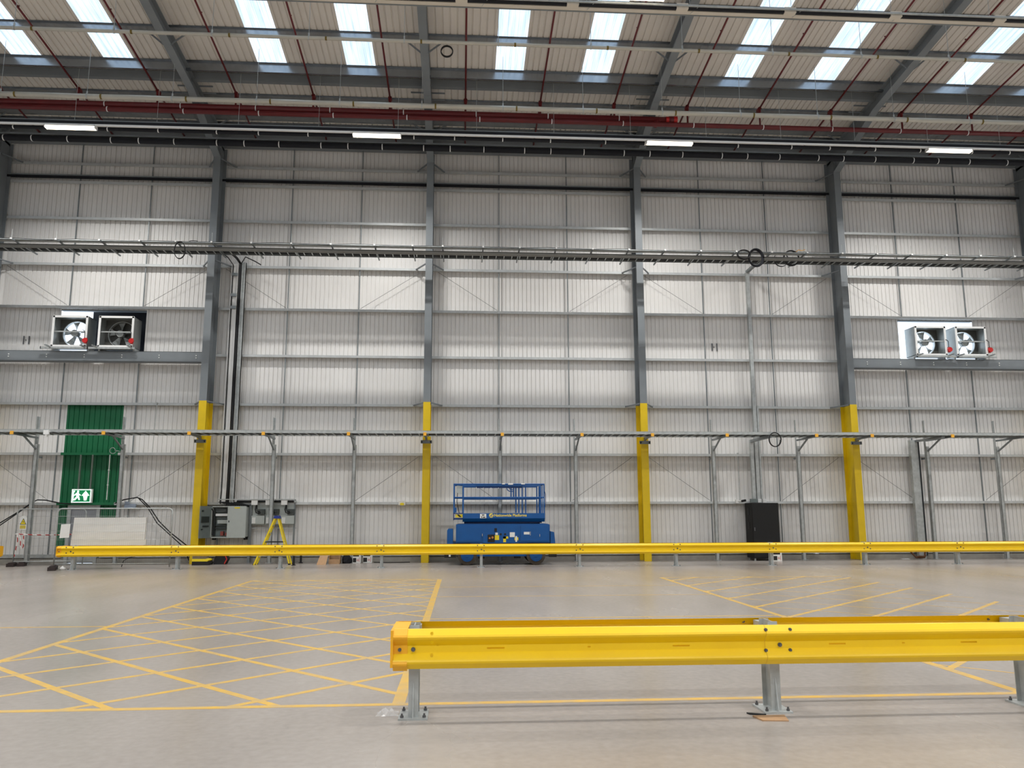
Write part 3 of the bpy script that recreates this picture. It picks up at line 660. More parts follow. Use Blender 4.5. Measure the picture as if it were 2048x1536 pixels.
poly(fg, [(-11.72, 2.33), (-11.63, 2.33), (-11.62, 2.2), (-11.7, 2.2)]); poly(fg, [(-11.63, 2.31), (-11.56, 2.26), (-11.575, 2.24), (-11.65, 2.27)]); poly(fg, [(-11.72, 2.32), (-11.79, 2.25), (-11.77, 2.235), (-11.7, 2.28)])
poly(fg, [(-11.67, 2.21), (-11.61, 2.21), (-11.58, 2.1), (-11.62, 2.09)]); poly(fg, [(-11.7, 2.21), (-11.65, 2.19), (-11.74, 2.08), (-11.8, 2.1)])
part('running_figure', fg, M_exitw, t)
dr = MB(); poly(dr, [(-11.82, 2.40), (-11.76, 2.40), (-11.76, 2.36), (-11.79, 2.36), (-11.79, 2.06), (-11.82, 2.06)]); part('doorway', dr, M_exitw, t)
solo('wall_socket', MB().box(-10.12, -9.75, .66, .74, 1.82, 1.96).box(-10.1, -9.95, .64, .66, 1.96, 2.04), mat('pale_blue_box', (160, 172, 190), .5, 0, .05, 8), 'pale blue and white socket box on the rail next to the green panel', 'box')
solo('black_cable', MB().path([(-14.3, .2, .95), (-13.95, .2, 1.28), (-13.42, .5, 1.73), (-13.1, .62, 2.02), (-12.95, .65, 2.1), (-12.67, .6, 2.09), (-12.22, .7, 1.99), (-11.9, .72, 1.97)], .02, 8).path([(-14.3, .15, .83), (-13.95, .15, 1.17), (-13.45, .45, 1.66), (-13.1, .6, 2.0)], .018, 8), M_black, 'black cable looping down from the green panel behind the warning sign fence', 'cable', smooth=True)
solo('black_cable', MB().path([(-10.45, .7, 1.98), (-10.08, .5, 2.1), (-9.58, .3, 2.17), (-9.41, .3, 2.1), (-9.14, .3, 1.84), (-8.81, .3, 1.38), (-8.43, .3, 1.02), (-7.84, .3, .57), (-7.78, .5, .1)], .02, 8).path([(-9.5, .25, 2.13), (-9.2, .25, 1.85), (-8.86, .25, 1.33), (-8.4, .25, .93), (-7.9, .25, .5), (-7.82, .45, .1)], .017, 8), M_black, 'black cable swooping from the green panel towards the yellow column', 'cable', smooth=True)

# ------------------------------------------------------------------ electrical cabinet and boards
t = thing('electrical_cabinet', 'light grey electrical cabinet with one door swung open, beside the yellow column', 'cabinet', (-6.6, .6, .8))
a, b, y0, y1, z0, z1 = -7.17, -6.0, .42, .78, .83, 1.88
part('case', MB().box(a, a+.03, y0, y1, z0, z1).box(b-.03, b, y0, y1, z0, z1).box(a, b, y0, y1, z0, z0+.03).box(a, b, y0, y1, z1-.03, z1).box(a, b, y1-.02, y1, z0, z1), M_cab, t)
d = part('open_door', MB().bar((-7.17, .42, 1.355), (-7.37, -.12, 1.355), .025, 1.05), M_cabd, t)
part('door_gear', MB().bar((-7.2, .28, 1.44), (-7.33, -.06, 1.44), .06, .2).bar((-7.2, .28, 1.22), (-7.3, 0, 1.22), .05, .05).bar((-7.3, -.0, 1.72), (-7.32, -.05, 1.72), .06, .06).bar((-7.3, -.0, 1.12), (-7.32, -.05, 1.12), .06, .04), mat('dark_gear', (46, 52, 50), .5, 0, .1, 20), d)
d = part('closed_door', MB().box(-6.62, -6.01, .40, .42, z0, z1), M_cab, t)
part('door_lock', MB().box(-6.58, -6.55, .388, .4, 1.34, 1.4), M_txtk, d)
part('warning_label', MB().box(-6.4, -6.22, .396, .4, 1.8, 1.845), M_stick_y, d)
part('back_plate', MB().box(-7.1, -6.62, .72, .76, .9, 1.82), M_cabd, t)
part('breaker_row', MB().box(-7.07, -6.66, .6, .72, 1.55, 1.63), M_white, t)
part('upper_gear', MB().box(-7.07, -6.62, .62, .72, 1.68, 1.8).box(-6.8, -6.72, .58, .62, 1.7, 1.78).box(-7.07, -6.62, .66, .72, 1.46, 1.5), mat('mid_gear', (90, 96, 96), .5, 0, .15, 25), t)
part('cable_duct', MB().box(-7.13, -7.08, .6, .72, .9, 1.8).box(-7.07, -6.66, .64, .72, 1.12, 1.17).box(-7.07, -6.7, .64, .72, 1.22, 1.25), mat('dark_duct', (58, 62, 62), .6, 0, .1, 20), t)
part('terminal_cover', MB().box(-7.0, -6.66, .6, .7, 1.3, 1.42), M_cab, t)
part('contactor', MB().box(-6.88, -6.78, .58, .7, .9, 1.04).box(-6.72, -6.64, .58, .7, .9, 1.0), mat('dull_red', (150, 70, 62), .5, 0, .2, 30), t)
part('inner_cables', MB().path([(-7.15, .4, 1.8), (-7.11, .45, 1.7), (-7.12, .5, 1.3), (-7.1, .5, .9)], .02, 6), M_black, t)
part('mounting_foot', MB().box(-7.12, -7.06, .5, .8, .76, .83).box(-6.08, -6.02, .5, .8, .76, .83), M_dark, t)
for k in range(12): part('tray_cable', MB().path([(-6.98+.05*k, .55+.012*k, 2.02), (-6.85+.05*k, .58, 1.99), (-6.7+.07*k, .6, 1.9)], .012, 5), M_black, t)
part('stand_leg', MB().box(-5.99, -5.9, .7, .78, 0, 1.95), M_galvd, t)
part('stand_leg', MB().box(-7.05, -7.0, .72, .78, 0, .8), M_galvd, t)
fr = thing('backboard_frame', 'galvanised frame holding three switch boxes behind the step ladder', 'frame', (-5.3, .8, 0))
part('panel', MB().box(-5.895, -4.45, .76, .79, 1.24, 1.98), M_cab, fr)
part('cross_rail', MB().box(-5.895, -4.4, .74, .77, 1.13, 1.15).box(-6.1, -4.4, .7, .74, 2.0, 2.06), M_galv, fr)
part('top_tray', MB().box(-7.0, -4.45, .5, .53, 2.09, 2.12).box(-7.0, -4.45, .7, .73, 2.09, 2.12), M_galv, fr)
part('leg', MB().box(-4.5, -4.45, .72, .78, 0, 2.1), M_galvd, fr)
part('cable_bundle', MB().tube((-6.4, .66, 2.04), (-4.5, .66, 2.04), .04, 8), M_black, fr)
for x, wh in ((-5.79, 'next to the electrical cabinet'), (-5.32, 'between the other two on the frame'), (-4.8, 'farthest from the electrical cabinet')):
    s = thing('switch_box', 'grey isolator switch box with looping black cable '+wh, 'switch box', (x, .7, 1.25), 'switch boxes on the frame')
    part('case', MB().box(x-.1, x+.33, .66, .765, 1.28, 1.56), M_cab, s)
    part('cover', MB().box(x-.08, x+.04, .64, .66, 1.3, 1.5), M_stick_w, s)
    part('top_box', MB().box(x-.1, x+.1, .54, .625, 1.92, 2.085), M_white, s)
    part('switch_unit', MB().box(x+.11, x+.33, .62, .765, 1.6, 1.78).disc((x+.24, .61, 1.7), .05, 'y', .03, 12), mat('dark_switch', (70, 76, 74), .5, 0, .2, 30), s)
    part('cable_loop', MB().path([(x+.06, .6, 1.93), (x+.03, .6, 1.76), (x+.06, .58, 1.66), (x+.14, .6, 1.64), (x+.2, .63, 1.66)], .022, 6).path([(x+.08, .6, 1.93), (x+.08, .6, 1.78), (x+.1, .58, 1.7), (x+.2, .62, 1.7)], .018, 6), M_black, s)
# step ladder
t = thing('step_ladder', 'yellow step ladder with blue cap standing before the switch boxes', 'ladder', (-4.88, -.4, 0))
ax, az = -4.79, 1.5
for y in (-.62, -.28):
    part('front_rail', MB().bar((ax-.03, -.45+(y+.45)*.7, az), (-5.42, y, 0), .05, .075, (0, 1, 0)), M_ladder_y, t)
    part('rear_rail', MB().bar((ax+.05, -.45+(y+.45)*.7, az), (-4.3, y, 0), .04, .06, (0, 1, 0)), M_ladder_y, t)
    part('spreader', MB().bar((-5.11, y, .72), (-4.52, y, .72), .02, .03), M_dark, t)
for k in range(1, 6):
    f = k/6; part('tread', MB().box(-5.42+.6*f-.04, -5.42+.6*f+.05, -.6+.04*f, -.3-.03*f, az*f-.012, az*f+.012), M_galv, t)
part('top_cap', MB().prism([(ax-.08, 1.47), (ax+.1, 1.47), (ax+.07, 1.56), (ax-.05, 1.56)], 'y', -.62, -.28), M_bluep, t)
part('rubber_foot', MB().box(-5.46, -5.38, -.65, -.58, 0, .04).box(-5.46, -5.38, -.31, -.25, 0, .04).box(-4.34, -4.27, -.65, -.58, 0, .04).box(-4.34, -4.27, -.31, -.25, 0, .04), M_black, t)
# small items by the wall
for x, y, h, lb in ((-4.1, -.95, .29, 'short black stub post by the step ladder, closer to the guard rail'), (-4.12, .3, .28, 'short black stub post by the step ladder, closer to the wall')):
    s = thing('black_stub_post', lb, 'post', (x, y, 0)); part('tube', MB().tube((x, y, .02), (x, y, h), .035, 10), M_black, s); part('foot', MB().box(x-.06, x+.06, y-.05, y+.05, 0, .02), M_black, s)
t = thing('tool_case', 'yellow and black tool case on the floor against the yellow column', 'case', (-7.05, -.25, 0))
part('lower_shell', MB().prism([(-7.38, 0), (-6.88, 0), (-6.84, .07), (-6.9, .12), (-7.38, .12)], 'y', -.6, -.1), M_black, t)
part('yellow_band', MB().prism([(-7.38, .12), (-6.9, .12), (-6.86, .16), (-6.95, .2), (-7.38, .2)], 'y', -.605, -.095), M_stick_y, t)
part('lid', MB().prism([(-7.38, .2), (-6.97, .2), (-7.02, .29), (-7.38, .29)], 'y', -.58, -.12), mat('brown_grey_lid', (112, 100, 84), .6, 0, .2, 20), t)
t = thing('holdall', 'black holdall with red trim beside the yellow tool case', 'bag', (-6.645, 0, 0))
part('body', MB().prism([(-6.825, 0), (-6.485, 0), (-6.405, .16), (-6.465, .29), (-6.705, .31), (-6.805, .18)], 'y', -.2, .2), M_black, t)
part('trim', MB().bar((-6.470, -.21, .02), (-6.395, -.21, .17), .02, .03).bar((-6.395, -.21, .17), (-6.455, -.21, .28), .02, .03), M_txtr, t)
part('strap', MB().path([(-6.765, -.21, .2), (-6.705, -.24, .34), (-6.565, -.24, .33), (-6.505, -.21, .24)], .014, 6), M_black, t)
t = thing('cardboard_box', 'opened brown cardboard box with a flap leaning out, on the floor', 'box', (-2.98, -.2, 0))
part('side_flap', MB().add([(-3.42, -.75, .005), (-3.13, -.72, .005), (-3.1, -.45, .27), (-3.36, -.48, .27), (-3.42, -.76, .0), (-3.13, -.73, 0), (-3.1, -.46, .275), (-3.36, -.49, .275)], [(0,1,2,3),(7,6,5,4),(0,4,5,1),(1,5,6,2),(2,6,7,3),(3,7,4,0)]), M_card, t)
part('carton', MB().box(-3.1, -3.09, -.34, .05, 0, .26).box(-2.76, -2.75, -.34, .05, 0, .26).box(-3.1, -2.75, .04, .05, 0, .27).box(-3.1, -2.75, -.34, .05, 0, .01).box(-3.09, -2.76, -.345, -.335, 0, .15), M_card, t)
part('back_flap', MB().add([(-3.1, .04, .26), (-2.75, .04, .26), (-2.72, .2, .34), (-3.1, .2, .33)], [(0,1,2,3)]), M_card, t)
t = thing('rubbish_sack', 'black plastic sack slumped beside the cardboard box', 'sack', (-2.58, -.05, 0))
sk = MB(); n = 12
for k, (z, r) in enumerate(((0, .14), (.06, .16), (.16, .15), (.24, .11), (.29, .05))):
    for i in range(n):
        a = 2*math.pi*i/n; q = 1+.14*math.sin(3*a+k*1.3)+.06*math.sin(7*a+k); sk.v.append((-2.56+r*q*math.cos(a), -.02+r*q*math.sin(a)*.95, z))
for k in range(4):
    for i in range(n): sk.f.append((k*n+i, k*n+(i+1) % n, (k+1)*n+(i+1) % n, (k+1)*n+i))
sk.f.append(tuple(range(n))); sk.f.append(tuple(4*n+i for i in range(n))); part('sack_body', sk, M_navy, t)
def carton(x, y, wd, label):
    s = thing('printed_carton', label, 'carton', (x, y, 0), 'white printed cartons')
    part('carton_body', MB().box(x-wd/2, x+wd/2, y-.12, y+.12, 0, .29), M_stick_w, s)
    part('black_panel', MB().box(x-wd/2+.01, x-wd*.05, y-.123, y-.12, .03, .17).box(x-wd/2+.01, x+wd*.3, y-.123, y-.12, .22, .285), M_txtk, s)
    part('red_mark', MB().ring((x+wd*.14, y-.122, .1), .032, .02, 'y', .004, 12).box(x+wd*.32, x+wd*.36, y-.123, y-.12, .03, .19), M_txtr, s)
carton(-2.24, .1, .26, 'white carton with black and red print beside the black sack')
carton(-1.9, .25, .3, 'white carton with black and red print beside the scissor lift column')
carton(11.88, -.22, .3, 'white carton with red mark at the foot of the black cabinet')
solo('floor_cable', MB().path([(-1.7+.15*k, .3-.12*math.sin(k*.5)-.02*k, .012) for k in range(9)], .012, 5), M_black, 'thin black cable curving over the floor beside the white cartons', 'cable')

# ------------------------------------------------------------------ black cabinet
t = thing('black_cabinet', 'tall matt black cabinet standing against the wall under the narrow trunking', 'cabinet', (11.66, .35, 0))
part('case', MB().box(11.2, 12.14, .02, .68, .08, 1.95), M_blackcab, t)
part('front_door', MB().box(11.21, 12.13, -.005, .02, .1, 1.94), M_blackcab, t)
for z in (1.66, 1.18): part('side_handle', MB().box(11.188, 11.2, .28, .44, z-.12, z+.12), M_black, t)
for x in (11.26, 12.08):
    for y in (.08, .62): part('foot', MB().tube((x, y, 0), (x, y, .08), .03, 10), M_galv, t)
part('door_lock', MB().box(11.25, 11.28, -.012, -.005, 1.0, 1.12), M_steel, t)
solo('white_scrap', MB().box(13.6, 13.74, .6, .8, .185, .2).box(13.63, 13.7, .62, .75, .2, .215), M_white, 'small white scrap on the base angle past the black cabinet', 'scrap')
solo('twine_bundle', MB().path([(17.0, .5, .26), (17.08, .45, .14), (17.15, .4, .05), (17.3, .38, .04), (17.45, .4, .05), (17.5, .45, .2), (17.56, .5, .28)], .03, 6).path([(17.15, .42, .06), (17.25, .35, .09), (17.42, .38, .08), (17.5, .42, .12)], .035, 6), M_wood, 'brown twisted strap lying at the foot of the wide trunking', 'strap')
solo('paper_scrap', MB().add([(16.6, .3, .004), (16.85, .28, .004), (16.87, .45, .02), (16.62, .5, .006), (16.6, .3, 0), (16.85, .28, 0), (16.87, .45, .016), (16.62, .5, .002)], [(0,1,2,3),(7,6,5,4),(0,4,5,1),(1,5,6,2),(2,6,7,3),(3,7,4,0)]), M_white, 'white paper scrap on the floor near the twisted strap', 'scrap')

# ------------------------------------------------------------------ scissor lift
L = thing('scissor_lift', 'blue scissor lift with folded guard rails, parked beside the yellow column', 'lift', (2.5, -.9, 0))
ya, yb = -1.5, -.3
ch = part('chassis', MB().box(1.04, 4.03, ya+.02, yb-.02, .7, 1.26).box(1.5, 3.3, ya+.05, yb-.05, .27, .7).box(.85, 4.2, ya+.15, yb-.15, .34, .72).prism([(1.04, 1.26), (4.03, 1.26), (3.95, 1.285), (1.12, 1.285)], 'y', ya+.03, yb-.03), M_blue, L)
part('access_panel', MB().box(1.9, 3.02, ya, ya+.02, .68, 1.02).box(1.08, 1.84, ya+.005, ya+.02, .74, 1.22).box(3.1, 3.98, ya+.005, ya+.02, .74, 1.22), M_blue, ch)
part('panel_latch', MB().box(1.87, 1.885, ya-.005, ya+.01, .9, .98).box(3.4, 3.415, ya-.005, ya+.01, .92, 1.04).box(3.7, 3.715, ya-.005, ya+.01, .88, .96), M_galv, ch)
part('ground_controls', MB().box(2.05, 2.27, ya-.02, ya, .72, .95).box(2.26, 2.34, ya-.015, ya, 1.04, 1.15), M_black, L)
part('control_knob', MB().disc((2.2, ya-.03, .86), .035, 'y', .02, 12).disc((2.11, ya-.03, .84), .03, 'y', .02, 12), mat('dull_orange', (200, 130, 60), .5, 0, .1, 30), L)
part('yellow_sticker', MB().box(2.27, 2.41, ya-.004, ya, .78, .93).box(2.54, 2.7, ya-.004, ya, .82, .89).box(2.54, 2.63, ya-.004, ya, .71, .89).box(2.9, 3.02, ya-.004, ya, .77, .86), M_stick_y, L)
part('white_sticker', MB().box(2.29, 2.37, ya-.004, ya, .94, 1.01).box(2.75, 2.91, ya-.004, ya, .87, 1.02).box(3.2, 3.38, ya+.001, ya+.005, .95, 1.03).box(2.93, 2.98, ya-.006, ya, .72, .9), M_stick_w, L)
part('black_emblem', MB().disc((2.6, ya-.004, .96), .035, 'y', .01, 10).disc((2.46, ya-.004, .96), .035, 'y', .01, 10), M_txtk, L)
part('left_bumper', MB().prism([(.76, .3), (.945, .3), (.945, 1.1), (.92, 1.13), (.79, 1.13), (.76, 1.08)], 'y', ya, yb), M_blue, L)
part('right_bumper', MB().prism([(4.05, .3), (4.2, .3), (4.2, .7), (4.17, 1.02), (4.05, 1.05)], 'y', ya, yb), M_blue, L)
part('outrigger_foot', MB().box(.68, 1.05, ya-.02, ya+.1, .24, .33).box(4.0, 4.24, ya-.02, ya+.1, .24, .33).box(1.75, 1.95, ya+.1, ya+.3, .2, .27).box(2.9, 3.1, ya+.1, ya+.3, .2, .27), M_black, L)
part('reflector', MB().box(.82, .88, ya-.025, ya-.02, .27, .33).box(1.98, 2.04, ya+.045, ya+.05, .36, .4).box(2.5, 2.56, ya+.045, ya+.05, .34, .42).box(2.98, 3.06, ya+.045, ya+.05, .37, .4), M_stick_w, L)
for wx in (1.4, 3.58):
    for wy in (-1.42, -.38):
        wh = part('wheel', MB().path([(wx, wy-.11, .31), (wx, wy-.09, .31), (wx, wy+.09, .31), (wx, wy+.11, .31)], .3, 28), M_tyre, L, True)
        part('rim', MB().ring((wx, wy-.112, .31), .2, .175, 'y', .03, 24).disc((wx, wy-.105, .31), .185, 'y', .02, 24).disc((wx, wy-.12, .31), .06, 'y', .03, 14), M_blue, wh)
part('scissor_arms', MB().bar((1.3, ya+.25, 1.29), (3.8, ya+.25, 1.34), .05, .06).bar((1.3, yb-.25, 1.34), (3.8, yb-.25, 1.29), .05, .06), M_blued, L)
pf = part('platform_deck', MB().prism([(ya, 1.62), (ya, 1.46), (ya+.12, 1.35), (yb-.12, 1.35), (yb, 1.46), (yb, 1.62), (yb-.02, 1.62), (yb-.02, 1.48), (ya+.02, 1.48), (ya+.02, 1.62)], 'x', 1.25, 3.88), M_blue, L)
part('extension_deck', MB().box(.96, 1.26, ya+.03, yb-.03, 1.42, 1.47).box(.95, .97, ya+.03, yb-.03, 1.4, 1.62).box(.96, 1.26, ya+.0, ya+.02, 1.6, 1.63), M_blued, L)
part('hazard_plate', MB().box(1.02, 1.25, ya+.022, ya+.03, 1.49, 1.59), M_stick_y, L)
part('hazard_stripe', MB().prism([(1.06, 1.585), (1.13, 1.585), (1.22, 1.5), (1.15, 1.5)], 'y', ya+.018, ya+.023).prism([(1.02, 1.56), (1.05, 1.585), (1.02, 1.585)], 'y', ya+.018, ya+.023), M_txtk, L)
text('lettering', 'Nationwide Platforms', .118, 2.25, ya-.001, 1.515, M_txt, pf)
part('logo', MB().disc((2.16, ya-.003, 1.55), .07, 'y', .005, 20), M_txt, pf)
part('logo_slash', MB().prism([(2.1, 1.515), (2.13, 1.51), (2.215, 1.585), (2.2, 1.6)], 'y', ya-.008, ya-.005).prism([(2.155, 1.505), (2.175, 1.5), (2.205, 1.53), (2.19, 1.54)], 'y', ya-.008, ya-.005), M_blue, pf)
part('notice_plate', MB().box(1.80, 2.0, ya-.005, ya, 1.465, 1.6), M_stick_w, pf)
part('notice_print', MB().box(1.86, 1.94, ya-.008, ya-.005, 1.55, 1.58).box(1.84, 1.87, ya-.008, ya-.005, 1.48, 1.52).box(1.89, 1.97, ya-.008, ya-.005, 1.48, 1.51), M_txtk, pf)
rl = .021
def rail_side(y, nm):
    g = part(nm, MB().tube((1.26, y, 1.6), (1.26, y, 2.54), rl+.004, 8).tube((.97, y, 1.62), (.97, y, 2.54), rl, 8).tube((.95, y, 2.54), (3.86, y, 2.54), rl, 8).tube((1.24, y, 2.49), (3.74, y, 2.49), rl, 8).tube((.97, y, 2.12), (3.86, y, 2.12), rl, 8).tube((1.26, y, 2.08), (3.7, y, 2.08), rl*.7, 8).tube((3.73, y, 1.6), (3.73, y, 2.5), rl, 8).tube((3.86, y, 1.6), (3.86, y, 2.54), rl, 8).tube((3.8, y, 1.6), (3.8, y, 2.5), rl*.8, 8), M_blue, L)
    return g
g = rail_side(ya+.04, 'near_guard_rail'); rail_side(yb-.04, 'far_guard_rail')
part('folded_rail', MB().box(1.66, 3.15, ya+.06, ya+.1, 2.42, 2.53), M_blued, g)
part('rail_pin', MB().box(1.67, 1.69, ya+.03, ya+.06, 2.4, 2.45).box(1.9, 1.92, ya+.03, ya+.06, 2.4, 2.43).box(2.14, 2.16, ya+.03, ya+.06, 2.4, 2.43).box(2.38, 2.4, ya+.03, ya+.06, 2.4, 2.43), M_white, g)
for x, zz in ((2.8, 2.1), (2.88, 2.1), (2.955, 1.63), (3.05, 1.63), (3.16, 1.6), (3.27, 1.6)): part('gate_tube', MB().tube((x, ya+.1, zz), (x, ya+.1, 2.52), .02, 8), M_blue, L)
part('gate_bend', MB().path([(2.66, ya+.1, 2.44), (2.68, ya+.1, 2.36), (2.74, ya+.1, 2.32), (2.88, ya+.1, 2.31)], .016, 6).path([(2.73, ya+.12, 2.44), (2.76, ya+.12, 2.39), (2.86, ya+.12, 2.36)], .014, 6), M_blue, L)
for x in (.97, 3.86): part('end_rail', MB().tube((x, ya+.04, 2.54), (x, yb-.04, 2.54), rl, 8).tube((x, ya+.04, 2.12), (x, yb-.04, 2.12), rl, 8), M_blue, L)
part('tape_wrap', MB().box(2.5, 2.6, ya+.01, ya+.07, 2.535, 2.57).box(2.7, 2.86, ya+.01, ya+.07, 2.525, 2.57).box(3.12, 3.24, ya+.01, ya+.07, 2.535, 2.57), M_white, L)
part('platform_controls', MB().prism([(1.04, 2.28), (1.22, 2.22), (1.24, 2.48), (1.06, 2.5)], 'y', ya+.12, ya+.28), M_cab, L)
part('control_cable', MB().path([(1.08, ya+.15, 2.28), (1.06, ya+.15, 2.0), (1.1, ya+.15, 1.8), (1.14, ya+.15, 1.62)], .012, 6), M_black, L)
part('blue_handset', MB().box(.95, 1.05, ya+.0, ya+.06, 1.64, 1.8), M_blue, L)
part('hanging_hose', MB().path([(3.88, ya+.02, 2.3), (3.91, ya+.02, 2.2), (3.91, ya+.02, 1.95), (3.88, ya+.02, 1.82)], .01, 6), M_blued, L)

# ------------------------------------------------------------------ temporary fences
def fence(x0, y0, x1, y1, label, z0=.1, z1=1.79):
    t = thing('wire_fence', label, 'fence', ((x0+x1)/2, (y0+y1)/2, 0))
    d = Vector((x1-x0, y1-y0, 0)); Ln = d.length; d.normalize(); P = lambda s, z: (x0+d.x*s, y0+d.y*s, z)
    r = .12; pts = [P(0, .03), P(0, z1-r)]+[P(r-r*math.cos(a), z1-r+r*math.sin(a)) for a in (R(30), R(60))]+[P(r, z1), P(Ln-r, z1)]+[P(Ln-r+r*math.sin(a), z1-r+r*math.cos(a)) for a in (R(30), R(60))]+[P(Ln, z1-r), P(Ln, .03)]
    part('frame', MB().path(pts, .02, 8).tube(P(0, z0+.04), P(Ln, z0+.04), .017, 8), M_galv, t, True)
    mesh = MB()
    for k in range(1, int(Ln/.06)): mesh.tube(P(k*.06, z0+.04), P(k*.06, z1), .0016, 3)
    for z in (.35, .62, .86, 1.1, 1.33, 1.56): mesh.tube(P(0, z), P(Ln, z), .0028, 4)
    o = part('wire_mesh', mesh, M_galv, t); o['kind'] = 'stuff'
    return t
fence(-12.98, -.45, -11.0, -.1, 'wire mesh fence panel with a warning sign in front of the white wall')
fence(-10.98, -2.0, -7.62, -1.92, 'wire mesh fence panel with white board in front of the grey door')
M_foot = mat('brown_black_rubber', (50, 40, 38), .8, 0, .2, 10)
def foot(x0, y0, x1, y1, label):
    solo('rubber_block', MB().bar((x0, y0, .05), (x1, y1, .05), .2, .1).bar((x0*.9+x1*.1, y0*.9+y1*.1, .11), (x0*.1+x1*.9, y0*.1+y1*.9, .11), .13, .03), M_foot, label, 'block', 'rubber blocks under the fences')
foot(-12.86, -.85, -13.05, -.25, 'brown rubber block holding the fence with the warning sign')
foot(-12.66, -.62, -12.78, -.2, 'black rubber block next to the post by the warning sign fence')
foot(-10.63, -2.85, -10.98, -1.95, 'brown rubber block beside the capped end of the long guard rail')
t = thing('warning_sign', 'white sign with yellow electric hazard triangle on the fence panel', 'sign', (-12.77, -.45, 1.15))
sy = -.46
part('plate', MB().prism([(-12.88, 1.15), (-12.66, 1.15), (-12.66, 1.5), (-12.7, 1.56), (-12.77, 1.58), (-12.84, 1.56), (-12.88, 1.5)], 'y', sy-.004, sy+.004), M_stick_w, t)
part('black_triangle', MB().prism([(-12.87, 1.3), (-12.67, 1.3), (-12.77, 1.5)], 'y', sy-.007, sy-.004), M_txtk, t)
part('yellow_triangle', MB().prism([(-12.845, 1.315), (-12.695, 1.315), (-12.77, 1.465)], 'y', sy-.009, sy-.007), M_stick_y, t)
part('bolt_symbol', MB().prism([(-12.765, 1.43), (-12.79, 1.375), (-12.765, 1.38), (-12.78, 1.33), (-12.745, 1.395), (-12.77, 1.39)], 'y', sy-.011, sy-.009), M_txtk, t)
part('yellow_text_panel', MB().box(-12.86, -12.68, sy-.007, sy-.004, 1.17, 1.28), mat('ochre_panel', (196, 176, 70), .5, 0, .1, 60), t)
solo('barrier_tape', MB().path([(-12.96, -.5, 1.0), (-12.7, -.46, .99), (-12.4, -.42, .97), (-12.0, -.34, .965), (-11.4, -.3, .97), (-10.95, -1.0, 1.0), (-10.9, -2.03, 1.01)], .016, 4).path([(-12.9, -.5, 1.0), (-12.86, -.52, .8), (-12.9, -.52, .5), (-12.92, -.52, .3)], .016, 4).path([(-12.85, -.5, 1.02), (-12.78, -.5, .8), (-12.76, -.52, .6), (-12.72, -.5, .52), (-12.68, -.5, .62), (-12.7, -.5, .95)], .016, 4), M_tape, 'red and white barrier tape strung and knotted on the fence panels', 'tape')
bd = MB().prism([(-10.58, .62), (-8.42, .62), (-8.42, .7), (-8.36, .7), (-8.36, .86), (-8.4, .86), (-8.39, 1.52), (-10.52, 1.52)], 'y', -1.93, -1.87)
solo('white_board', bd, M_board, 'large white insulation board hung on the wire fence panel', 'board')
solo('paper_notice', MB().prism([(-10.86, .91), (-10.58, .93), (-10.57, 1.33), (-10.84, 1.32)], 'y', -2.045, -2.035), M_stick_w, 'plain white notice sheet on the wire fence beside the white board', 'notice')
solo('white_rag', MB().add([(-10.92, -1.75, 0), (-10.77, -1.75, 0), (-10.78, -1.65, 0), (-10.91, -1.65, 0), (-10.86, -1.7, .08)], [(0,1,4),(1,2,4),(2,3,4),(3,0,4),(3,2,1,0)]), M_white, 'small crumpled white rag on the floor at the fence end', 'rag')
solo('black_hose', MB().path([(-9.2, -1.5, .02), (-9.15, -1.5, .2), (-9.0, -1.5, .3), (-8.7, -1.5, .35), (-8.2, -1.5, .33)], .012, 6), M_black, 'thin black hose arching behind the wire fence panel', 'hose')

# ------------------------------------------------------------------ guard rails
WP = [(.055, .705), (.045, .703), (.006, .66), (0, .645), (.006, .63), (.05, .578), (.05, .524), (.006, .475), (0, .46), (.006, .445), (.045, .402), (.055, .40)]
def wbeam(x0, x1, yf, sgn, dz=0):
    th = .005; a = [(yf+sgn*y, z+dz) for y, z in WP]; b = [(yf+sgn*(y+th), z+dz) for y, z in reversed(WP)]
    return MB().prism(a+b, 'x', x0, x1)
def bolt(mb, x, y, z, r, s=-1): return mb.disc((x, y+s*.006, z), r, 'y', .014, 10).disc((x, y+s*.016, z), r*.6, 'y', .012, 6)
def punch(o, cut):                                       # real holes: cutter removed once the mesh is cut
    c = part('cutter', cut, M_rail, o.parent); md = o.modifiers.new('cut', 'BOOLEAN'); md.object = c; md.operation = 'DIFFERENCE'; md.solver = 'EXACT'
    bpy.context.view_layer.update(); dg = bpy.context.evaluated_depsgraph_get()
    me = bpy.data.meshes.new_from_object(o.evaluated_get(dg)); o.modifiers.clear(); o.data = me; bpy.data.objects.remove(c)
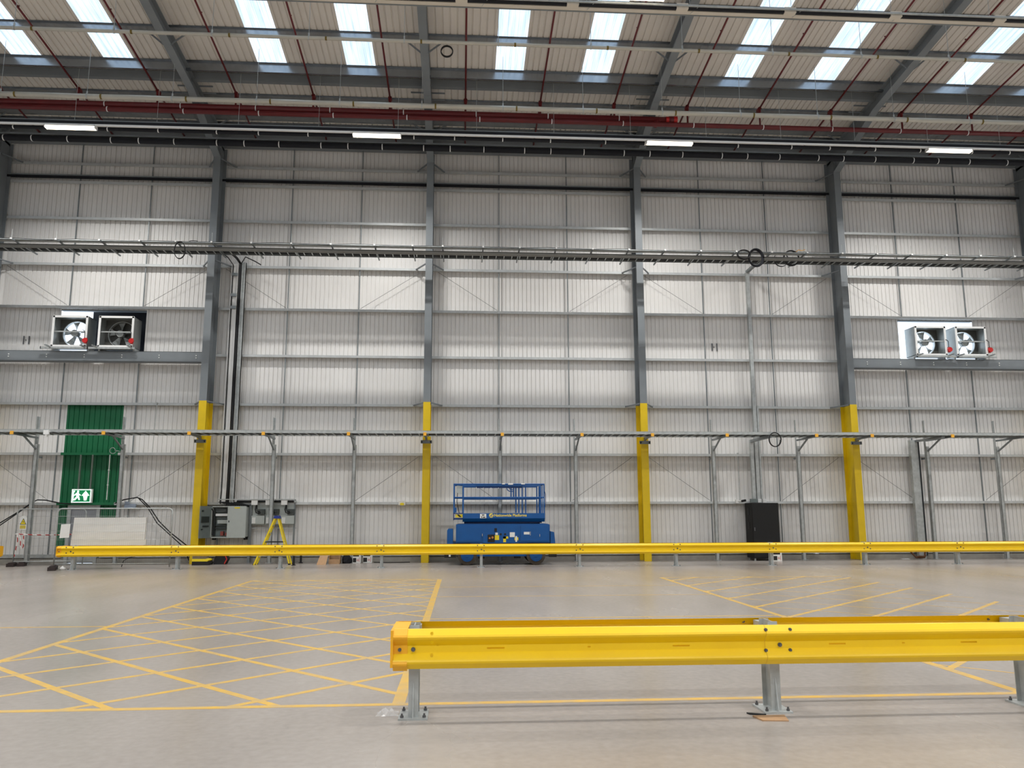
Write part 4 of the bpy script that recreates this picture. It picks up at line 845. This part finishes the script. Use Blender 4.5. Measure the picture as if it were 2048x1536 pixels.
def guard_rail(label, px, yc, x0, x1, caps, dz=0, near=False):
    t = thing('guard_rail', label, 'guard rail', ((x0+x1)/2, yc, 0))
    yF, yBk = yc-.275, yc+.275
    joints = [x0]+[p-.12 for p in px[1:] if x0 < p-.12 < x1]+[x1]
    for yf, s in ((yF, 1), (yBk, -1)):
        for k, (a, b) in enumerate(zip(joints, joints[1:])):
            bm_ = part('beam', wbeam(a, b+.0, yf-(.006*s if k % 2 else 0), s, dz), M_rail, t)
            Ln = b-a; cut = MB()
            for q in ((.27, .52, .77) if near else (.25, .5, .75)):
                xx = a+Ln*q; wd = (.07 if near else .045) if abs(q-.5) > .1 else .012
                cut.box(xx-wd, xx+wd, yf-.02, yf+.1*s+.02*s, .544+dz, .558+dz) if s > 0 else cut.box(xx-wd, xx+wd, yf-.12, yf+.02, .544+dz, .558+dz)
            if near and k == 0 and s > 0:                            # spare bolt holes by the capped end
                for hx, hz in ((.30, .672), (.30, .605), (.345, .585), (.30, .505)): cut.disc((x0+hx, yf+.04, hz), .013, 'y', .14, 10)
            punch(bm_, cut)
    for k, p in enumerate(px):
        ps = part('post', MB().box(p-.04, p+.04, yc-.1, yc-.092, .012, .715+dz).box(p-.004, p+.004, yc-.092, yc+.092, .012, .715+dz).box(p-.04, p+.04, yc+.092, yc+.1, .012, .715+dz), M_galv, t)
        part('base_plate', MB().box(p-.115, p+.115, yc-.15, yc+.15, 0, .014), M_galv, ps)
        part('gusset', MB().add([(p-.004, yc-.1, .012), (p-.004, yc-.148, .012), (p-.004, yc-.1, .27), (p+.004, yc-.1, .012), (p+.004, yc-.148, .012), (p+.004, yc-.1, .27)], [(0,1,2),(5,4,3),(0,3,4,1),(1,4,5,2),(2,5,3,0)]), M_galv, ps)
        part('spacer_block', MB().box(p-.045, p+.045, yF+.052, yc-.1, .45+dz, .69+dz).box(p-.045, p+.045, yc+.1, yBk-.052, .45+dz, .69+dz), M_galv, ps)
        if near:
            for sx in (-1, 1):
                for sy in (-1, 1):
                    part('anchor_bolt', MB().disc((p+sx*.088, yc+sy*.115, .022), .014, 'z', .016, 6).disc((p+sx*.088, yc+sy*.115, .03), .008, 'z', .03, 8), M_steel, ps)
        else:
            part('anchor_bolt', MB().box(p-.1, p-.08, yc-.125, yc-.105, .014, .045).box(p+.08, p+.1, yc-.125, yc-.105, .014, .045), M_steel, ps)
        for yf, s in ((yF, 1), (yBk, -1)):
            mb = MB(); bolt(mb, p, yf+s*.045, .551+dz, .017 if near else .02, -s)
            if k or not near:
                for sx in (-1, 1):
                    for zz in (.672, .51): bolt(mb, p+sx*.1-.02, yf+s*(.018 if zz > .6 else .036), zz+dz, .014 if near else .018, -s)
            part('bolt', mb, M_steel, t)
    for cx, sgn in caps:
        m = MB()
        for yf, s in ((yF, 1), (yBk, -1)):
            th = .008; a = [(yf+s*(y-.006), z+dz+(.004 if z > .55 else -.012)) for y, z in WP]; b = [(yf+s*(y+th), z+dz+(.004 if z > .55 else -.012)) for y, z in reversed(WP)]
            m.prism(a+b, 'x', min(cx, cx+sgn*.11), max(cx, cx+sgn*.11))
        m.box(min(cx, cx-sgn*.02), max(cx, cx-sgn*.02), yF, yBk, .42+dz, .7+dz)
        m.box(min(cx, cx+sgn*.11), max(cx, cx+sgn*.11), yF+.04, yBk-.04, .69+dz, .706+dz)
        part('end_cap', m, M_cap, t)
        bb = MB(); bolt(bb, cx+sgn*.05, yF+.04, .55+dz, .014); part('cap_bolt', bb, M_steel, t)
    return t
guard_rail('large yellow double guard rail with a capped end, over the floor hatching', [.835, 3.78, 6.0, 9.0, 12.0], -20.6, .68, 14, [(.68, 1)], 0, True)
fx = [-10.2+3.005*k for k in range(13)]
guard_rail('long yellow guard rail in front of the scissor lift and cabinets', fx, -2.45, -10.58, 27, [(-10.58, 1)], -.01)
guard_rail('short yellow guard rail end beyond the gap by the wire fence', [-12.75, -15.75], -2.45, -18, -12.4, [(-12.4, -1)], -.01)
# floor debris
solo('cardboard_scrap', MB().add([(3.53, -20.83, .012), (3.79, -20.83, .012), (3.76, -20.99, .006), (3.62, -20.975, .008), (3.56, -20.97, .01), (3.53, -20.83, .0), (3.79, -20.83, .0), (3.76, -20.99, .0), (3.62, -20.975, .0), (3.56, -20.97, .0)], [(0,1,2,3,4),(9,8,7,6,5),(0,5,6,1),(1,6,7,2),(2,7,8,3),(3,8,9,4),(4,9,5,0)]), M_card, 'torn brown cardboard strip at the foot of the large guard rail', 'cardboard')
solo('black_shim', MB().prism([(3.52, -20.72), (3.66, -20.78), (3.63, -20.8), (3.53, -20.76)], 'z', 0, .01), M_black, 'thin black packing strip beside the rail base plate', 'strip')
sk = MB(); 
for j in range(5):
    for i in range(6): sk.v.append((.535+i*.035+random.uniform(-.01, .01), -20.62+j*.04+random.uniform(-.01, .01), .004+random.uniform(0, .05)*(0 < i < 5 and 0 < j < 4)))
for j in range(4):
    for i in range(5): sk.f.append((j*6+i, j*6+i+1, j*6+7+i, j*6+6+i))
solo('plastic_wrap', sk, M_film, 'crumpled clear plastic wrap by the capped end of the guard rail', 'wrap')
